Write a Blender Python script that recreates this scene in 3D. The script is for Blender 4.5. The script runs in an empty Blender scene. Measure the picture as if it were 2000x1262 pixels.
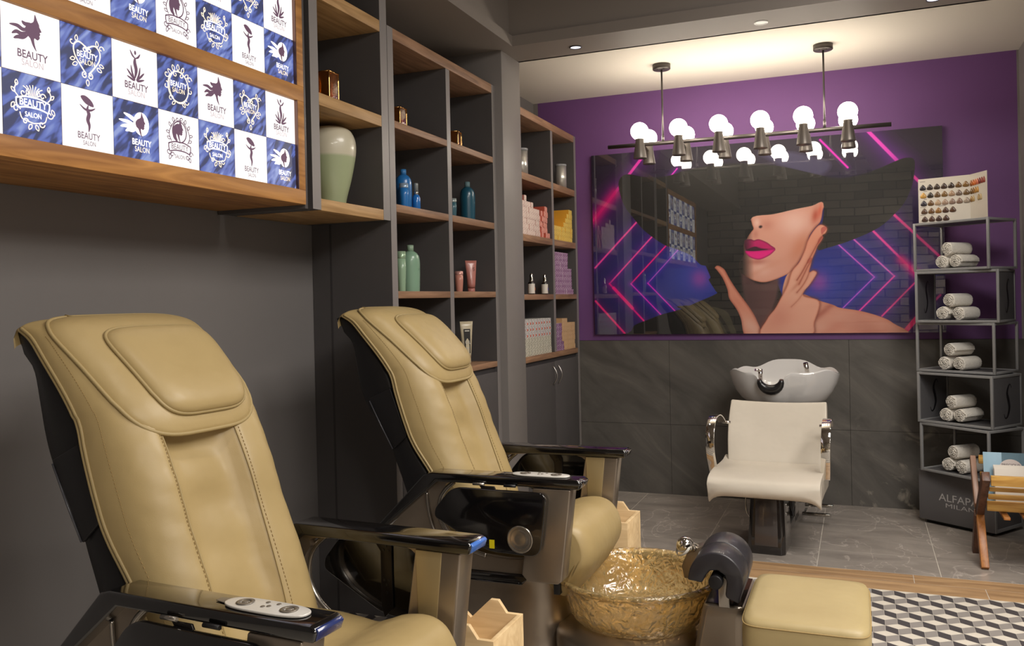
import bpy, bmesh, math, random
import numpy as np
from mathutils import Vector, Matrix
PI = math.pi
scene = bpy.context.scene
COL = scene.collection
random.seed(7)

def lin(c):
    return tuple(((v/255)/12.92 if v/255 <= .04045 else ((v/255+.055)/1.055)**2.4) for v in c)

# ------------------------------------------------------------------ materials
MATS = {}
def nodes_of(m):
    return m.node_tree.nodes, m.node_tree.links

def mat(name, col, rough=.5, metal=0., spec=.5, noise=None, bump=None, coat=0., coat_rough=.03,
        emit=None, emit_s=0., trans=0., ior=1.45, sheen=0., attr=None, wood=None, alpha=1., coat_ior=1.5):
    """noise=(scale, amount[, stretch]) colour variation;  bump=(scale, strength, distance)"""
    if name in MATS: return MATS[name]
    m = bpy.data.materials.new(name); m.use_nodes = True
    N, L = nodes_of(m); b = N['Principled BSDF']
    c = lin(col)+(1,)
    b.inputs['Base Color'].default_value = c
    b.inputs['Roughness'].default_value = rough
    b.inputs['Metallic'].default_value = metal
    b.inputs['Specular IOR Level'].default_value = spec
    b.inputs['IOR'].default_value = ior
    if coat: b.inputs['Coat Weight'].default_value = coat; b.inputs['Coat Roughness'].default_value = coat_rough; b.inputs['Coat IOR'].default_value = coat_ior
    if trans: b.inputs['Transmission Weight'].default_value = trans
    if sheen: b.inputs['Sheen Weight'].default_value = sheen
    if emit is not None:
        b.inputs['Emission Color'].default_value = lin(emit)+(1,); b.inputs['Emission Strength'].default_value = emit_s
    if attr:
        a = N.new('ShaderNodeAttribute'); a.attribute_name = attr
        L.new(a.outputs['Color'], b.inputs['Base Color'])
    tc = None
    def coords(stretch=None):
        tc = N.new('ShaderNodeTexCoord')
        mp = N.new('ShaderNodeMapping')
        if stretch: mp.inputs['Scale'].default_value = stretch
        L.new(tc.outputs['Object'], mp.inputs['Vector'])
        return mp.outputs['Vector']
    if noise:
        v = coords(noise[2] if len(noise) > 2 else None)
        n = N.new('ShaderNodeTexNoise'); n.inputs['Scale'].default_value = noise[0]
        n.inputs['Detail'].default_value = 6; n.inputs['Roughness'].default_value = .6
        L.new(v, n.inputs['Vector'])
        r = N.new('ShaderNodeValToRGB')
        a = noise[1]
        r.color_ramp.elements[0].position = .3; r.color_ramp.elements[1].position = .7
        r.color_ramp.elements[0].color = tuple(x*(1-a) for x in c[:3])+(1,)
        r.color_ramp.elements[1].color = tuple(min(1, x*(1+a)) for x in c[:3])+(1,)
        L.new(n.outputs['Fac'], r.inputs['Fac']); L.new(r.outputs['Color'], b.inputs['Base Color'])
    if bump:
        v = coords(bump[3] if len(bump) > 3 else None)
        n = N.new('ShaderNodeTexNoise'); n.inputs['Scale'].default_value = bump[0]; n.inputs['Detail'].default_value = 4
        L.new(v, n.inputs['Vector'])
        bp = N.new('ShaderNodeBump'); bp.inputs['Strength'].default_value = bump[1]; bp.inputs['Distance'].default_value = bump[2]
        L.new(n.outputs['Fac'], bp.inputs['Height']); L.new(bp.outputs['Normal'], b.inputs['Normal'])
    MATS[name] = m
    return m

def wood_mat(name, dark, light, axis='Y', scale=1., rough=.5, spec=.4):
    if name in MATS: return MATS[name]
    m = bpy.data.materials.new(name); m.use_nodes = True
    N, L = nodes_of(m); b = N['Principled BSDF']
    b.inputs['Roughness'].default_value = rough; b.inputs['Specular IOR Level'].default_value = spec
    tc = N.new('ShaderNodeTexCoord'); mp = N.new('ShaderNodeMapping')
    s = {'X': (1.2, 14, 14), 'Y': (14, 1.2, 14), 'Z': (14, 14, 1.2)}[axis]
    mp.inputs['Scale'].default_value = tuple(v*scale for v in s)
    L.new(tc.outputs['Object'], mp.inputs['Vector'])
    n = N.new('ShaderNodeTexNoise'); n.inputs['Scale'].default_value = 2.2; n.inputs['Detail'].default_value = 8
    n.inputs['Distortion'].default_value = 1.2
    L.new(mp.outputs['Vector'], n.inputs['Vector'])
    r = N.new('ShaderNodeValToRGB'); e = r.color_ramp.elements
    e[0].position = .32; e[1].position = .68; e[0].color = lin(dark)+(1,); e[1].color = lin(light)+(1,)
    L.new(n.outputs['Fac'], r.inputs['Fac']); L.new(r.outputs['Color'], b.inputs['Base Color'])
    bp = N.new('ShaderNodeBump'); bp.inputs['Strength'].default_value = .15; bp.inputs['Distance'].default_value = .002
    L.new(n.outputs['Fac'], bp.inputs['Height']); L.new(bp.outputs['Normal'], b.inputs['Normal'])
    MATS[name] = m
    return m

# ------------------------------------------------------------------ object helpers
def tag(o, label=None, cat=None, group=None, kind=None):
    if label: o['label'] = label
    if cat: o['category'] = cat
    if group: o['group'] = group
    if kind: o['kind'] = kind
    return o

def empty(name, loc=(0, 0, 0), rz=0.):
    o = bpy.data.objects.new(name, None); COL.objects.link(o)
    o.location = loc; o.rotation_euler = (0, 0, rz); o.empty_display_size = .05
    return o

def thing(name, label, cat, loc=(0, 0, 0), rz=0., group=None):
    return tag(empty(name, loc, rz), label, cat, group)

def copy_tree(o, parent=None):
    c = o.copy(); COL.objects.link(c)
    if parent is not None: c.parent = parent
    for ch in list(o.children): copy_tree(ch, c)
    return c

def crom(pts, n=6, closed=False):
    """Catmull-Rom through points of any dimension"""
    P = [np.array(p, float) for p in pts]; out = []
    m = len(P); rng = range(m if closed else m-1)
    for i in rng:
        if closed: p0, p1, p2, p3 = P[(i-1) % m], P[i], P[(i+1) % m], P[(i+2) % m]
        else: p0, p1, p2, p3 = P[max(i-1, 0)], P[i], P[i+1], P[min(i+2, m-1)]
        for k in range(n):
            t = k/n
            out.append(.5*((2*p1)+(-p0+p2)*t+(2*p0-5*p1+4*p2-p3)*t*t+(-p0+3*p1-3*p2+p3)*t**3))
    if not closed: out.append(P[-1])
    return [tuple(map(float, p)) for p in out]

def round_poly(pts, r, n=5):
    out = []; m = len(pts)
    for i in range(m):
        p = np.array(pts[i], float); a = np.array(pts[i-1], float)-p; b = np.array(pts[(i+1) % m], float)-p
        la, lb = np.hypot(*a), np.hypot(*b); q = min(r, la*.45, lb*.45)
        A, B = p+a/la*q, p+b/lb*q
        for k in range(n+1):
            t = k/n; out.append(tuple(A*(1-t)**2+2*p*t*(1-t)+B*t*t))
    return out

class MB:
    """collects shapes, then links them as ONE mesh object"""
    def __init__(s):
        s.v = []; s.f = []; s.m = []; s.sm = []
    def add(s, verts, faces, mi=0, smooth=False):
        o = len(s.v); s.v += [tuple(v) for v in verts]
        for f in faces: s.f.append([i+o for i in f]); s.m.append(mi); s.sm.append(smooth)
        return s
    def box(s, x0, x1, y0, y1, z0, z1, mi=0):
        v = [(x, y, z) for z in (z0, z1) for y in (y0, y1) for x in (x0, x1)]
        return s.add(v, [(0, 2, 3, 1), (4, 5, 7, 6), (0, 1, 5, 4), (2, 6, 7, 3), (0, 4, 6, 2), (1, 3, 7, 5)], mi)
    def quad(s, a, b, c, d, mi=0): return s.add([a, b, c, d], [(0, 1, 2, 3)], mi)
    def prism(s, poly, a0, a1, axis='Y', mi=0, smooth=False):
        """poly in the plane across axis: Y->(x,z)  X->(y,z)  Z->(x,y)"""
        f = {'Y': lambda p, a: (p[0], a, p[1]), 'X': lambda p, a: (a, p[0], p[1]), 'Z': lambda p, a: (p[0], p[1], a)}[axis]
        n = len(poly); v = [f(p, a0) for p in poly]+[f(p, a1) for p in poly]
        s.add(v, [tuple(range(n))[::-1], tuple(range(n, 2*n))], mi)
        o = len(s.v)-2*n
        for i in range(n):
            j = (i+1) % n; s.f.append([o+i, o+j, o+n+j, o+n+i]); s.m.append(mi); s.sm.append(smooth)
        return s
    def loft(s, rings, caps=True, closed=True, mi=0, smooth=True, loop=False):
        n = len(rings[0]); o = len(s.v); v = [p for r in rings for p in r]; f = []
        R = len(rings)
        for i in range(R if loop else R-1):
            a = i*n; b = ((i+1) % R)*n
            for k in range(n if closed else n-1):
                k2 = (k+1) % n; f.append((a+k, a+k2, b+k2, b+k))
        s.add(v, f, mi, smooth)
        if caps and not loop:
            s.f.append([o+k for k in range(n)][::-1]); s.m.append(mi); s.sm.append(False)
            s.f.append([o+(R-1)*n+k for k in range(n)]); s.m.append(mi); s.sm.append(False)
        return s
    def lathe(s, prof, c=(0, 0, 0), axis='Z', n=32, mi=0, ang=2*PI, sx=1., sy=1.):
        """prof: (r, h) pairs"""
        full = abs(ang-2*PI) < 1e-6
        rings = []
        K = n if full else n+1
        for k in range(K):
            a = ang*k/n; ca, sa = math.cos(a)*sx, math.sin(a)*sy; ring = []
            for r, h in prof:
                p = {'Z': (r*ca, r*sa, h), 'Y': (r*ca, h, r*sa), 'X': (h, r*ca, r*sa)}[axis]
                ring.append((p[0]+c[0], p[1]+c[1], p[2]+c[2]))
            rings.append(ring)
        return s.loft(rings, caps=False, closed=False, mi=mi, loop=full)
    def cyl(s, a, b, r, r2=None, n=16, mi=0, caps=True):
        r2 = r if r2 is None else r2
        a, b = Vector(a), Vector(b); d = (b-a).normalized()
        u = d.orthogonal().normalized(); w = d.cross(u)
        rings = [[tuple(p+(u*math.cos(2*PI*k/n)+w*math.sin(2*PI*k/n))*q) for k in range(n)] for p, q in ((a, r), (b, r2))]
        return s.loft(rings, caps=caps, mi=mi)
    def tube(s, pts, r, n=8, mi=0, closed=False, caps=True):
        P = [Vector(p) for p in pts]; rings = []; m = len(P); u = None
        for i, p in enumerate(P):
            if closed: t = (P[(i+1) % m]-P[i-1]).normalized()
            else: t = (P[min(i+1, m-1)]-P[max(i-1, 0)]).normalized()
            if u is None: u = t.orthogonal().normalized()
            u = (u-t*u.dot(t)).normalized(); w = t.cross(u)
            q = r[i] if isinstance(r, (list, tuple)) else r
            rings.append([tuple(p+(u*math.cos(2*PI*k/n)+w*math.sin(2*PI*k/n))*q) for k in range(n)])
        return s.loft(rings, caps=caps and not closed, mi=mi, loop=closed)
    def sphere(s, c, r, n=20, mi=0, sc=(1, 1, 1)):
        rings = []
        for i in range(1, n//2):
            a = PI*i/(n//2)
            rings.append([(c[0]+r*sc[0]*math.sin(a)*math.cos(2*PI*k/n), c[1]+r*sc[1]*math.sin(a)*math.sin(2*PI*k/n), c[2]+r*sc[2]*math.cos(a)) for k in range(n)])
        o = len(s.v); s.loft(rings, caps=False, mi=mi)
        R = len(rings); t = len(s.v); s.v += [(c[0], c[1], c[2]+r*sc[2]), (c[0], c[1], c[2]-r*sc[2])]
        for k in range(n):
            k2 = (k+1) % n
            s.f.append([o+k, t, o+k2][::-1]); s.m.append(mi); s.sm.append(True)
            s.f.append([o+(R-1)*n+k, o+(R-1)*n+k2, t+1][::-1]); s.m.append(mi); s.sm.append(True)
        return s
    def build(s, name, mats, parent=None, bevel=0., seg=2, smooth=False, subsurf=0, angle=35):
        me = bpy.data.meshes.new(name)
        me.from_pydata(s.v, [], s.f)
        for m in (mats if isinstance(mats, (list, tuple)) else [mats]): me.materials.append(m)
        me.polygons.foreach_set('material_index', s.m)
        me.polygons.foreach_set('use_smooth', [bool(q or smooth) for q in s.sm])
        me.update()
        bm = bmesh.new(); bm.from_mesh(me)
        bmesh.ops.recalc_face_normals(bm, faces=bm.faces)
        if bevel:
            ed = [e for e in bm.edges if e.is_manifold and e.calc_face_angle(0) > math.radians(angle)]
            bmesh.ops.bevel(bm, geom=ed, offset=bevel, segments=seg, profile=.5, affect='EDGES', clamp_overlap=True)
            for f in bm.faces:
                f.smooth = True
        bm.to_mesh(me); bm.free()
        if bevel or smooth:
            try: me.set_sharp_from_angle(angle=math.radians(50))
            except Exception: pass
        o = bpy.data.objects.new(name, me); COL.objects.link(o)
        if parent is not None: o.parent = parent
        if subsurf:
            md = o.modifiers.new('sub', 'SUBSURF'); md.levels = subsurf; md.render_levels = subsurf
        return o

def struct(o): o['kind'] = 'structure'; return o

_txt_cache = {}
def text_geo(s, size=1., font_stretch=1., bold=0.):
    """flat triangulated text geometry, centred; returns verts (x,y), faces"""
    key = (s, bold)
    if key not in _txt_cache:
        cu = bpy.data.curves.new('t', 'FONT'); cu.body = s; cu.align_x = 'CENTER'; cu.align_y = 'CENTER'; cu.offset = bold
        cu.resolution_u = 3
        ob = bpy.data.objects.new('t', cu); COL.objects.link(ob)
        dg = bpy.context.evaluated_depsgraph_get(); dg.update()
        me = bpy.data.meshes.new_from_object(ob.evaluated_get(dg))
        v = [(p.co.x, p.co.y) for p in me.vertices]; f = [tuple(p.vertices) for p in me.polygons]
        bpy.data.objects.remove(ob); bpy.data.curves.remove(cu); bpy.data.meshes.remove(me)
        _txt_cache[key] = (v, f)
    v, f = _txt_cache[key]
    return [(x*size*font_stretch, y*size) for x, y in v], f

def stroke2d(pts, w, taper=None):
    """ribbon along 2-D points; w constant or list; returns verts, quads"""
    P = [np.array(p, float) for p in pts]; v = []; f = []
    m = len(P)
    for i, p in enumerate(P):
        t = P[min(i+1, m-1)]-P[max(i-1, 0)]; L = np.hypot(*t) or 1; nrm = np.array([-t[1], t[0]])/L
        q = w[i] if isinstance(w, (list, tuple)) else w
        v += [tuple(p+nrm*q/2), tuple(p-nrm*q/2)]
    for i in range(m-1): f.append((2*i, 2*i+1, 2*i+3, 2*i+2))
    return v, f
BULB_E = 24.
SIGN_E = 1.15
# ================================================================== camera
H = 1.40
cam = bpy.data.cameras.new('camera'); cam.sensor_width = 36; cam.lens = 1688.25/2000*36
cam.shift_y = -36/2000; cam.clip_start = .02
co = bpy.data.objects.new('camera', cam); COL.objects.link(co); scene.camera = co
_y, _p, _r = -3.80979894e-01, -4.02209606e-03, 2.22730219e-02
_f = Vector((math.sin(_y)*math.cos(_p), math.cos(_y)*math.cos(_p), math.sin(_p)))
_rt = Vector((math.cos(_y), -math.sin(_y), 0)); _dn = _f.cross(_rt)
_c, _s = math.cos(_r), math.sin(_r)
RT = _rt*_c+_dn*_s; DN = _dn*_c-_rt*_s
co.matrix_world = Matrix(((RT.x, -DN.x, -_f.x, 0), (RT.y, -DN.y, -_f.y, 0), (RT.z, -DN.z, -_f.z, H), (0, 0, 0, 1)))

# ================================================================== room materials
M_wall = mat('charcoal_paint', (112, 108, 106), .55, noise=(1.4, .04), bump=(160, .06, .001))
M_wall2 = mat('taupe_paint', (124, 119, 116), .5, noise=(1.4, .04), bump=(160, .05, .001))
M_purple = mat('purple_paint', (106, 68, 122), .6, noise=(1.2, .05), bump=(160, .05, .001))
M_white = mat('white_paint', (215, 208, 196), .7, bump=(120, .04, .001))
M_lam = mat('anthracite_laminate', (80, 77, 77), .42, noise=(3, .05), bump=(220, .03, .0006))
M_lam_in = mat('dark_laminate', (60, 57, 58), .5, noise=(3, .05))
M_edge = mat('grey_edge_band', (126, 121, 119), .42)
M_oak = wood_mat('brown_oak_board', (118, 88, 66), (160, 124, 96), 'Y')
M_oakl = wood_mat('honey_oak_board', (148, 114, 72), (184, 148, 102), 'Y')
M_lbwood = wood_mat('orange_brown_board', (140, 92, 46), (192, 138, 76), 'Y', .8)

def stone_tile_mat():
    m = bpy.data.materials.new('slate_tile'); m.use_nodes = True
    N, L = nodes_of(m); b = N['Principled BSDF']; b.inputs['Roughness'].default_value = .55
    tc = N.new('ShaderNodeTexCoord')
    m0 = N.new('ShaderNodeMapping'); m0.inputs['Rotation'].default_value = (0, math.radians(-38), 0)
    mp = N.new('ShaderNodeMapping'); mp.inputs['Scale'].default_value = (1, 1, 3.0)
    L.new(tc.outputs['Object'], m0.inputs['Vector']); L.new(m0.outputs['Vector'], mp.inputs['Vector'])
    n1 = N.new('ShaderNodeTexNoise'); n1.inputs['Scale'].default_value = 1.6; n1.inputs['Detail'].default_value = 10; n1.inputs['Distortion'].default_value = .8
    n1.inputs['Roughness'].default_value = .62
    L.new(mp.outputs['Vector'], n1.inputs['Vector'])
    r = N.new('ShaderNodeValToRGB'); e = r.color_ramp.elements
    e[0].position = .3; e[0].color = lin((70, 67, 63))+(1,)
    e[1].position = .78; e[1].color = lin((116, 110, 103))+(1,)
    k = e.new(.55); k.color = lin((90, 86, 81))+(1,)
    L.new(n1.outputs['Fac'], r.inputs['Fac'])
    # pale worn marks low on the wall to the right
    n2 = N.new('ShaderNodeTexNoise'); n2.inputs['Scale'].default_value = 5.5; n2.inputs['Detail'].default_value = 6; n2.inputs['Distortion'].default_value = 1.5
    L.new(tc.outputs['Object'], n2.inputs['Vector'])
    r2 = N.new('ShaderNodeValToRGB'); r2.color_ramp.elements[0].position = .58; r2.color_ramp.elements[1].position = .74
    L.new(n2.outputs['Fac'], r2.inputs['Fac'])
    sx = N.new('ShaderNodeSeparateXYZ'); L.new(tc.outputs['Object'], sx.inputs[0])
    a1 = N.new('ShaderNodeMapRange'); a1.inputs[1].default_value = -.25; a1.inputs[2].default_value = .1; L.new(sx.outputs['X'], a1.inputs[0])
    a2 = N.new('ShaderNodeMapRange'); a2.inputs[1].default_value = .62; a2.inputs[2].default_value = .3; L.new(sx.outputs['Z'], a2.inputs[0])
    mu = N.new('ShaderNodeMath'); mu.operation = 'MULTIPLY'; L.new(a1.outputs[0], mu.inputs[0]); L.new(a2.outputs[0], mu.inputs[1])
    mv = N.new('ShaderNodeMath'); mv.operation = 'MULTIPLY'; L.new(mu.outputs[0], mv.inputs[0]); L.new(r2.outputs['Color'], mv.inputs[1])
    mw = N.new('ShaderNodeMath'); mw.operation = 'MULTIPLY'; mw.inputs[1].default_value = 1.1; L.new(mv.outputs[0], mw.inputs[0])
    mx = N.new('ShaderNodeMix'); mx.data_type = 'RGBA'
    L.new(mw.outputs[0], mx.inputs['Factor']); L.new(r.outputs['Color'], mx.inputs['A']); mx.inputs['B'].default_value = lin((160, 152, 140))+(1,)
    L.new(mx.outputs['Result'], b.inputs['Base Color'])
    bp = N.new('ShaderNodeBump'); bp.inputs['Strength'].default_value = .25; bp.inputs['Distance'].default_value = .004
    L.new(n1.outputs['Fac'], bp.inputs['Height']); L.new(bp.outputs['Normal'], b.inputs['Normal'])
    return m
def marble_floor_mat():
    m = bpy.data.materials.new('grey_veined_tile'); m.use_nodes = True
    N, L = nodes_of(m); b = N['Principled BSDF']; b.inputs['Roughness'].default_value = .28; b.inputs['Specular IOR Level'].default_value = .45
    tc = N.new('ShaderNodeTexCoord')
    mp = N.new('ShaderNodeMapping'); mp.inputs['Scale'].default_value = (1, 2.2, 1); mp.inputs['Rotation'].default_value = (0, 0, .25)
    L.new(tc.outputs['Object'], mp.inputs['Vector'])
    n1 = N.new('ShaderNodeTexNoise'); n1.inputs['Scale'].default_value = 2.6; n1.inputs['Detail'].default_value = 10; n1.inputs['Roughness'].default_value = .65; n1.inputs['Distortion'].default_value = .6
    L.new(mp.outputs['Vector'], n1.inputs['Vector'])
    r = N.new('ShaderNodeValToRGB'); e = r.color_ramp.elements
    e[0].position = .3; e[0].color = lin((128, 120, 113))+(1,); e[1].position = .72; e[1].color = lin((170, 161, 152))+(1,)
    L.new(n1.outputs['Fac'], r.inputs['Fac'])
    # thin pale veins
    mp2 = N.new('ShaderNodeMapping'); mp2.inputs['Rotation'].default_value = (0, 0, -.6); mp2.inputs['Scale'].default_value = (1.6, .8, 1)
    L.new(tc.outputs['Object'], mp2.inputs['Vector'])
    n2 = N.new('ShaderNodeTexNoise'); n2.inputs['Scale'].default_value = 1.9; n2.inputs['Detail'].default_value = 5; n2.inputs['Distortion'].default_value = 1.6
    L.new(mp2.outputs['Vector'], n2.inputs['Vector'])
    s = N.new('ShaderNodeMath'); s.operation = 'SUBTRACT'; s.inputs[1].default_value = .5; L.new(n2.outputs['Fac'], s.inputs[0])
    ab = N.new('ShaderNodeMath'); ab.operation = 'ABSOLUTE'; L.new(s.outputs[0], ab.inputs[0])
    mr = N.new('ShaderNodeMapRange'); mr.inputs[1].default_value = .0; mr.inputs[2].default_value = .012; mr.inputs[3].default_value = 1.2; mr.inputs[4].default_value = 0
    L.new(ab.outputs[0], mr.inputs[0])
    mk = N.new('ShaderNodeMath'); mk.operation = 'MULTIPLY'; L.new(mr.outputs[0], mk.inputs[0]); L.new(n1.outputs['Fac'], mk.inputs[1])
    mx = N.new('ShaderNodeMix'); mx.data_type = 'RGBA'
    L.new(mk.outputs[0], mx.inputs['Factor']); L.new(r.outputs['Color'], mx.inputs['A']); mx.inputs['B'].default_value = lin((205, 195, 185))+(1,)
    L.new(mx.outputs['Result'], b.inputs['Base Color'])
    return m
M_slate = stone_tile_mat(); M_floor = marble_floor_mat()
M_grout = mat('pale_grout', (196, 188, 176), .8)
M_groutd = mat('dark_grout', (52, 48, 45), .8)
M_plank = wood_mat('wood_look_plank', (146, 114, 82), (186, 152, 112), 'X', .7, .4)
M_cw = mat('cream_tile', (214, 206, 192), .45, noise=(30, .05, (1, 6, 1)))
M_cg = mat('grey_tile', (146, 140, 135), .45)
M_cd = mat('charcoal_tile', (72, 68, 70), .45)

XW = -2.335; XS = -1.915; XF = -2.24; YB = 6.114; XR = .945; ZC = 2.878; ZS = 2.838
YP0, YP1 = 4.587, 4.875; XP = -1.87
YN = -2.6; XE = 3.2; ZH = 3.35

# floor: grout slab, tiles, wood planks, cube pattern -> one object
fb = MB()
fb.box(XW-.1, XE, YN, YB+.1, -.06, -.0005, 0)
gx = [-2.4, -2.02, -1.424, -.83, -.224, .353, .945]
gy = [4.697, 5.018, 5.594, 6.114]
for i in range(len(gx)-1):
    for j in range(3):
        fb.box(gx[i]+.002, gx[i+1]-.002, gy[j]+.002, gy[j+1]-.002, -.01, 0, 1)
for i in range(3):
    fb.box(.945+i*.6, .945+(i+1)*.6-.003, 4.70, 6.11, -.01, 0, 1)
for row, (a, b_, off) in enumerate(((4.5655, 4.6955, .226), (4.4205, 4.5625, .527))):
    x = off-1.2*4
    while x < XE:
        fb.box(x+.0015, x+1.2-.0015, a, b_, -.01, 0, 2); x += 1.2
w = .049; a_ = .0315; b_ = .063; pit = a_+b_
def clipy(poly, ymax):
    out = []
    for i in range(len(poly)):
        p, q = poly[i], poly[(i+1) % len(poly)]
        if p[1] <= ymax: out.append(p)
        if (p[1] <= ymax) != (q[1] <= ymax):
            t = (ymax-p[1])/(q[1]-p[1]); out.append((p[0]+(q[0]-p[0])*t, ymax))
    return out
rows = int((4.42-1.6)/pit)+2
for j in range(-1, rows):
    yc = 4.4195-j*pit
    i0 = int((XW-.3735)/(2*w))-1
    for i in range(i0, int((1.7-.3735)/(2*w))+1):
        xc = .3735+2*w*i+(w if j % 2 else 0)
        g = .0008
        P = [((xc-w, yc), (xc, yc+a_), (xc+w, yc), (xc, yc-a_)), ((xc-w, yc), (xc, yc-a_), (xc, yc-a_-b_), (xc-w, yc-b_)), ((xc+w, yc), (xc+w, yc-b_), (xc, yc-a_-b_), (xc, yc-a_))]
        for k, q in enumerate(P):
            cx = sum(p[0] for p in q)/4; cy = sum(p[1] for p in q)/4
            q = [(cx+(p[0]-cx)*.975, cy+(p[1]-cy)*.975) for p in q]
            q = clipy(q, 4.4175)
            if len(q) > 2: fb.add([(p[0], p[1], 0) for p in q], [tuple(range(len(q)))], 3+k)
floor = struct(fb.build('floor', [M_grout, M_floor, M_plank, M_cw, M_cd, M_cg]))

# walls
struct(MB().box(XW-.12, XW, YN, 3.41, 0, ZH).box(XW-.12, XF, 3.41, YB+.1, 0, ZH).build('wall_left', M_wall))
wb = MB()
wb.box(-2.40, -2.205, YB, YB+.1, 0, ZC+.3, 0)
wb.box(-2.205, XR-.012, YB, YB+.1, 1.098, ZC+.3, 1)
wb.box(XR-.012, XR+.1, YB, YB+.1, 1.098, ZC+.3, 0)
wb.box(-2.205, XR+.1, YB+.006, YB+.1, 0, 1.098, 2)
tx = [-3.63, -2.443, -1.254, -.063, 1.128]
for i in range(len(tx)-1):
    for z0, z1 in ((0, .497), (.499, 1.096)):
        x0, x1 = max(tx[i]+.001, -2.2), min(tx[i+1]-.001, XR)
        if x1 > x0: wb.box(x0, x1, YB-.002, YB+.02, z0, z1, 3)
struct(wb.build('wall_back', [M_wall2, M_purple, M_groutd, M_slate]))
struct(MB().box(XR, XR+.12, 4.42, YB+.1, 0, ZC+.3).box(XR+.12, XE, 4.42, 4.54, 0, ZH).box(XE, XE+.1, YN, 4.54, 0, ZH).build('wall_right', M_wall2))

def brick_mat():
    m = bpy.data.materials.new('dark_stacked_stone'); m.use_nodes = True
    N, L = nodes_of(m); b = N['Principled BSDF']; b.inputs['Roughness'].default_value = .8
    tc = N.new('ShaderNodeTexCoord'); mp = N.new('ShaderNodeMapping'); mp.inputs['Rotation'].default_value = (PI/2, 0, 0)
    L.new(tc.outputs['Object'], mp.inputs['Vector'])
    n = N.new('ShaderNodeTexNoise'); n.inputs['Scale'].default_value = 1.5; L.new(tc.outputs['Object'], n.inputs['Vector'])
    va = N.new('ShaderNodeVectorMath'); va.operation = 'MULTIPLY_ADD'; va.inputs[1].default_value = (.06, .06, .06)
    L.new(n.outputs['Color'], va.inputs[0]); L.new(mp.outputs['Vector'], va.inputs[2])
    bt = N.new('ShaderNodeTexBrick'); bt.inputs['Scale'].default_value = 1.; bt.inputs['Brick Width'].default_value = .42; bt.inputs['Row Height'].default_value = .13
    bt.inputs['Mortar Size'].default_value = .008; bt.inputs['Color1'].default_value = lin((150, 140, 126))+(1,); bt.inputs['Color2'].default_value = lin((96, 88, 78))+(1,)
    bt.inputs['Mortar'].default_value = lin((36, 32, 30))+(1,)
    L.new(va.outputs[0], bt.inputs['Vector']); L.new(bt.outputs['Color'], b.inputs['Base Color'])
    return m
M_brick = brick_mat()
struct(MB().box(XW, XE, YN-.1, YN, 0, ZH).build('wall_front', M_brick))

# ceilings: white alcove ceiling, dark soffit + beam round a raised coffer
M_soff = mat('soffit_paint', (128, 120, 113), .6, bump=(140, .04, .001))
cb = MB()
cb.box(XW, XR+.1, YP1+.0, YB+.1, ZC, ZC+.1, 0)                       # white
cb.box(XW, XR+.1, YP1-.02, YP1, ZC-.04, ZC+.1, 1)
cb.box(XW, XE, 4.547, YP1-.001, ZS, ZS+.06, 1)                        # beam soffit
cb.box(XW, -1.785, YN, 4.547, ZS, ZS+.06, 1)                          # soffit over the shelves
cb.box(XW, -1.815, YN, 4.6, ZS+.06, ZH, 1)
cb.box(-1.815, XE, 4.575, 4.70, ZS+.06, ZH, 1)
cb.box(XW, XE, YN, 4.6, ZH, ZH+.1, 1)
struct(cb.build('ceiling', [M_white, M_soff]))
struct(MB().box(XF-.02, XP, YP0, YP1, 0, ZS+.001).build('trim_1', M_wall2, bevel=.003))
# ================================================================== wall storage
def slab(t, x0, x1, y0, y1, z0, z1, m, name='shelf_board', bev=.0012):
    return MB().box(x0, x1, y0, y1, z0, z1).build(name, m, t, bevel=bev)
XBK = XF+.012

def panel_upright(t, y0, y1, z0, z1, name='upright_panel'):
    # dark laminate panel with a lighter front edge band
    return MB().box(XBK, XS-.0012, y0, y1, z0, z1, 0).box(XS-.0012, XS, y0, y1, z0, z1, 1).build(name, [M_lam, M_edge], t)

# --- upper hanging bay (vase) ---------------------------------------------------
hb = thing('wall_shelf_unit', 'dark wall-hung shelf bay with honey oak boards between the lit sign and the tall bookcase', 'shelf', (0, 0, 0))
BX = XW+.004
def up2(y0, y1):
    return MB().box(BX, XS-.0012, y0, y1, 1.768, 2.80, 0).box(XS-.0012, XS, y0, y1, 1.768, 2.80, 1).build('upright_panel', [M_lam, M_edge], hb)
up2(2.772, 2.826); up2(3.300, 3.358)
MB().box(BX, BX+.012, 2.826, 3.300, 1.768, 2.64).build('back_panel', M_lam_in, hb)
for z0, z1 in ((1.766, 1.812), (2.174, 2.222), (2.588, 2.638)):
    slab(hb, BX+.012, XS, 2.827, 3.299, z0, z1, M_oakl)
MB().box(BX, XS-.006, 2.730, 2.748, 1.765, 2.80).build('spacer_panel', M_lam, hb, bevel=.001)

# --- main bookcase -----------------------------------------------------------------
bc = thing('bookcase', 'tall charcoal built-in bookcase with two columns of brown wood shelves behind the second pedicure chair', 'bookcase')
panel_upright(bc, 3.362, 3.412, 0, 2.636); panel_upright(bc, 4.538, 4.585, 0, 2.636)
panel_upright(bc, 3.947, 3.990, 1.06, 2.585)
MB().box(XBK-.010, XBK, 3.362, 4.585, 0, 2.636).build('back_panel', M_lam_in, bc)
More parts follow.
